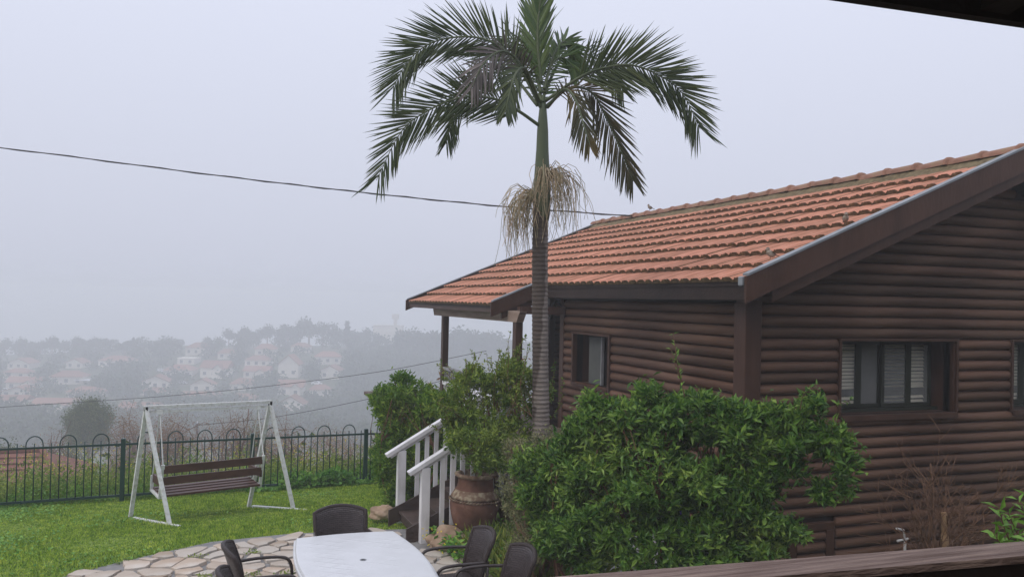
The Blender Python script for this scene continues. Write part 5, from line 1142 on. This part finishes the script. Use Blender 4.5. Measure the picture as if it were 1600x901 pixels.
ORD = ['first', 'second', 'third', 'fourth', 'fifth', 'sixth', 'seventh', 'eighth', 'ninth', 'tenth', 'eleventh', 'twelfth', 'thirteenth', 'fourteenth', 'fifteenth', 'sixteenth', 'seventeenth', 'eighteenth', 'nineteenth', 'twentieth']
ORD += ['twenty-'+o for o in ORD[:9]]+['thirtieth']+['thirty-'+o for o in ORD[:9]]+['fortieth']
RT = [(8, 530, 'pine'), (30, 529, 'pine'), (50, 533, 'round'), (64, 533, 'pine'), (82, 527, 'pine'), (102, 531, 'round'), (122, 527, 'pine'), (145, 528, 'pine'), (166, 528, 'pine'), (186, 537, 'round'), (207, 531, 'pine'), (236, 533, 'cypress'), (245, 531, 'round'), (263, 527, 'round'), (277, 529, 'pine'),
      (298, 540, 'round'), (326, 527, 'pine'), (345, 528, 'round'), (358, 515, 'pine'), (378, 512, 'pine'), (397, 517, 'round'), (418, 509, 'pine'), (437, 513, 'round'), (450, 507, 'pine'), (462, 508, 'round'), (484, 499, 'pine'), (505, 503, 'pine'), (528, 513, 'round'), (543, 503, 'cypress'), (556, 515, 'round'), (572, 514, 'pine'),
      (590, 519, 'round'), (632, 514, 'round'), (648, 516, 'pine'), (668, 517, 'round'), (686, 517, 'pine'), (715, 514, 'pine'), (735, 511, 'round'), (752, 516, 'pine'), (772, 517, 'round')]
WORDS = {'pine': 'flat-topped hazy pine', 'round': 'rounded hazy tree', 'cypress': 'narrow hazy cypress'}
for i, (px, py, kd) in enumerate(RT):
    dep = 445-(40 if px > 600 else 0); b = at(px, py, dep); gz_ = float(ground_z(b[0], b[1])); hh = {'pine': 7.6, 'round': 7.4, 'cypress': 9.4}[kd]; s_ = max(.75, min(1.9, (b[2]-gz_)/hh))
    t = thing('ridge_tree', '%s on the far ridge line, %s tree from the left edge' % (WORDS[kd], ORD[i]), 'tree', (b[0], b[1], gz_ if (b[2]-gz_)/hh > .75 else b[2]-hh*.75), 'trees along the far ridge', rng.uniform(0, 6)); t.scale = (s_*1.05, s_*1.05, s_)
    cr, tr = FT[kd][i % len(FT[kd])]; add('crown', cr, None, t, world=False); add('trunk', tr, None, t, world=False)
# woods on the hillside as one mass
def woods(n, nm, label, dens, leafn=90, sc=1.05):
    parts = []; base = [far_wood_arr(s_, leafn) for s_ in (11, 12, 13, 14)]; k = 0
    while k < n:
        px, py = rng.uniform(-60, 860), rng.uniform(525, 705)
        p, dep = march(px, py)
        if dep > 600 or dens(px, py) < rng.random(): continue
        v, f = base[k % 4]; a = rng.uniform(0, 6); s_ = sc*rng.uniform(.6, 1.25); R2 = np.array([[math.cos(a), -math.sin(a), 0], [math.sin(a), math.cos(a), 0], [0, 0, 1]])*s_
        parts.append((v@R2.T+p, f)); k += 1
    V, Fc = cat_arr(parts); o = add(nm, mesh(nm, V, Fc), 'wood_far'); tag(o, label, 'woods', kind='stuff')
def far_wood_arr(seed, n):
    q = np.random.default_rng(seed); lb = [(q.normal(0, 1.3), q.normal(0, 1.3), 2.6+q.normal(0, .9), q.uniform(1.3, 2.2), q.uniform(1.2, 2.0)) for _ in range(5)]
    P, N_ = lobes_points(lb, n, .55, 1.1, .25, .0); n = len(P); return leaf_arrays(P, rng.normal(size=P.shape), rng.normal(size=P.shape), rng.uniform(.7, 1.5, n), rng.uniform(.6, 1.1, n))
def wood_density(px, py):
    d_ = .55
    for x0, x1, ya, yb, s_, l in HV:
        if x0-3 < px < x1+3 and ya-2 < py < yb+7: return 0.0
    if 110 < px < 165 and 585 < py < 606: return 0
    if 60 < px < 118 and 636 < py < 672: return 0.1
    if 160 < px < 225 and 570 < py < 625: d_ = 1
    if py > 640 or px > 540 or py < 555: d_ = 1
    return d_
woods(1900, 'hillside_woods', 'hazy dark woods filling the valley between the houses', wood_density)

# ------------------------------------------------------------------ haze
hz = MB().box((-1250, -450, -140), (1250, 1250, 8.8)).build('haze', None); tag(hz, 'pale fog filling the valley', 'haze', kind='stuff')
hm = bpy.data.materials.new('haze_air'); hm.use_nodes = True; N = hm.node_tree.nodes; N.remove(N['Principled BSDF'])
pv_ = N.new('ShaderNodeVolumePrincipled'); pv_.inputs['Color'].default_value = (.93, .95, .995, 1); pv_.inputs['Density'].default_value = .0029; pv_.inputs['Anisotropy'].default_value = 0.0
hm.node_tree.links.new(pv_.outputs[0], N['Material Output'].inputs['Volume']); hz.data.materials.append(hm)
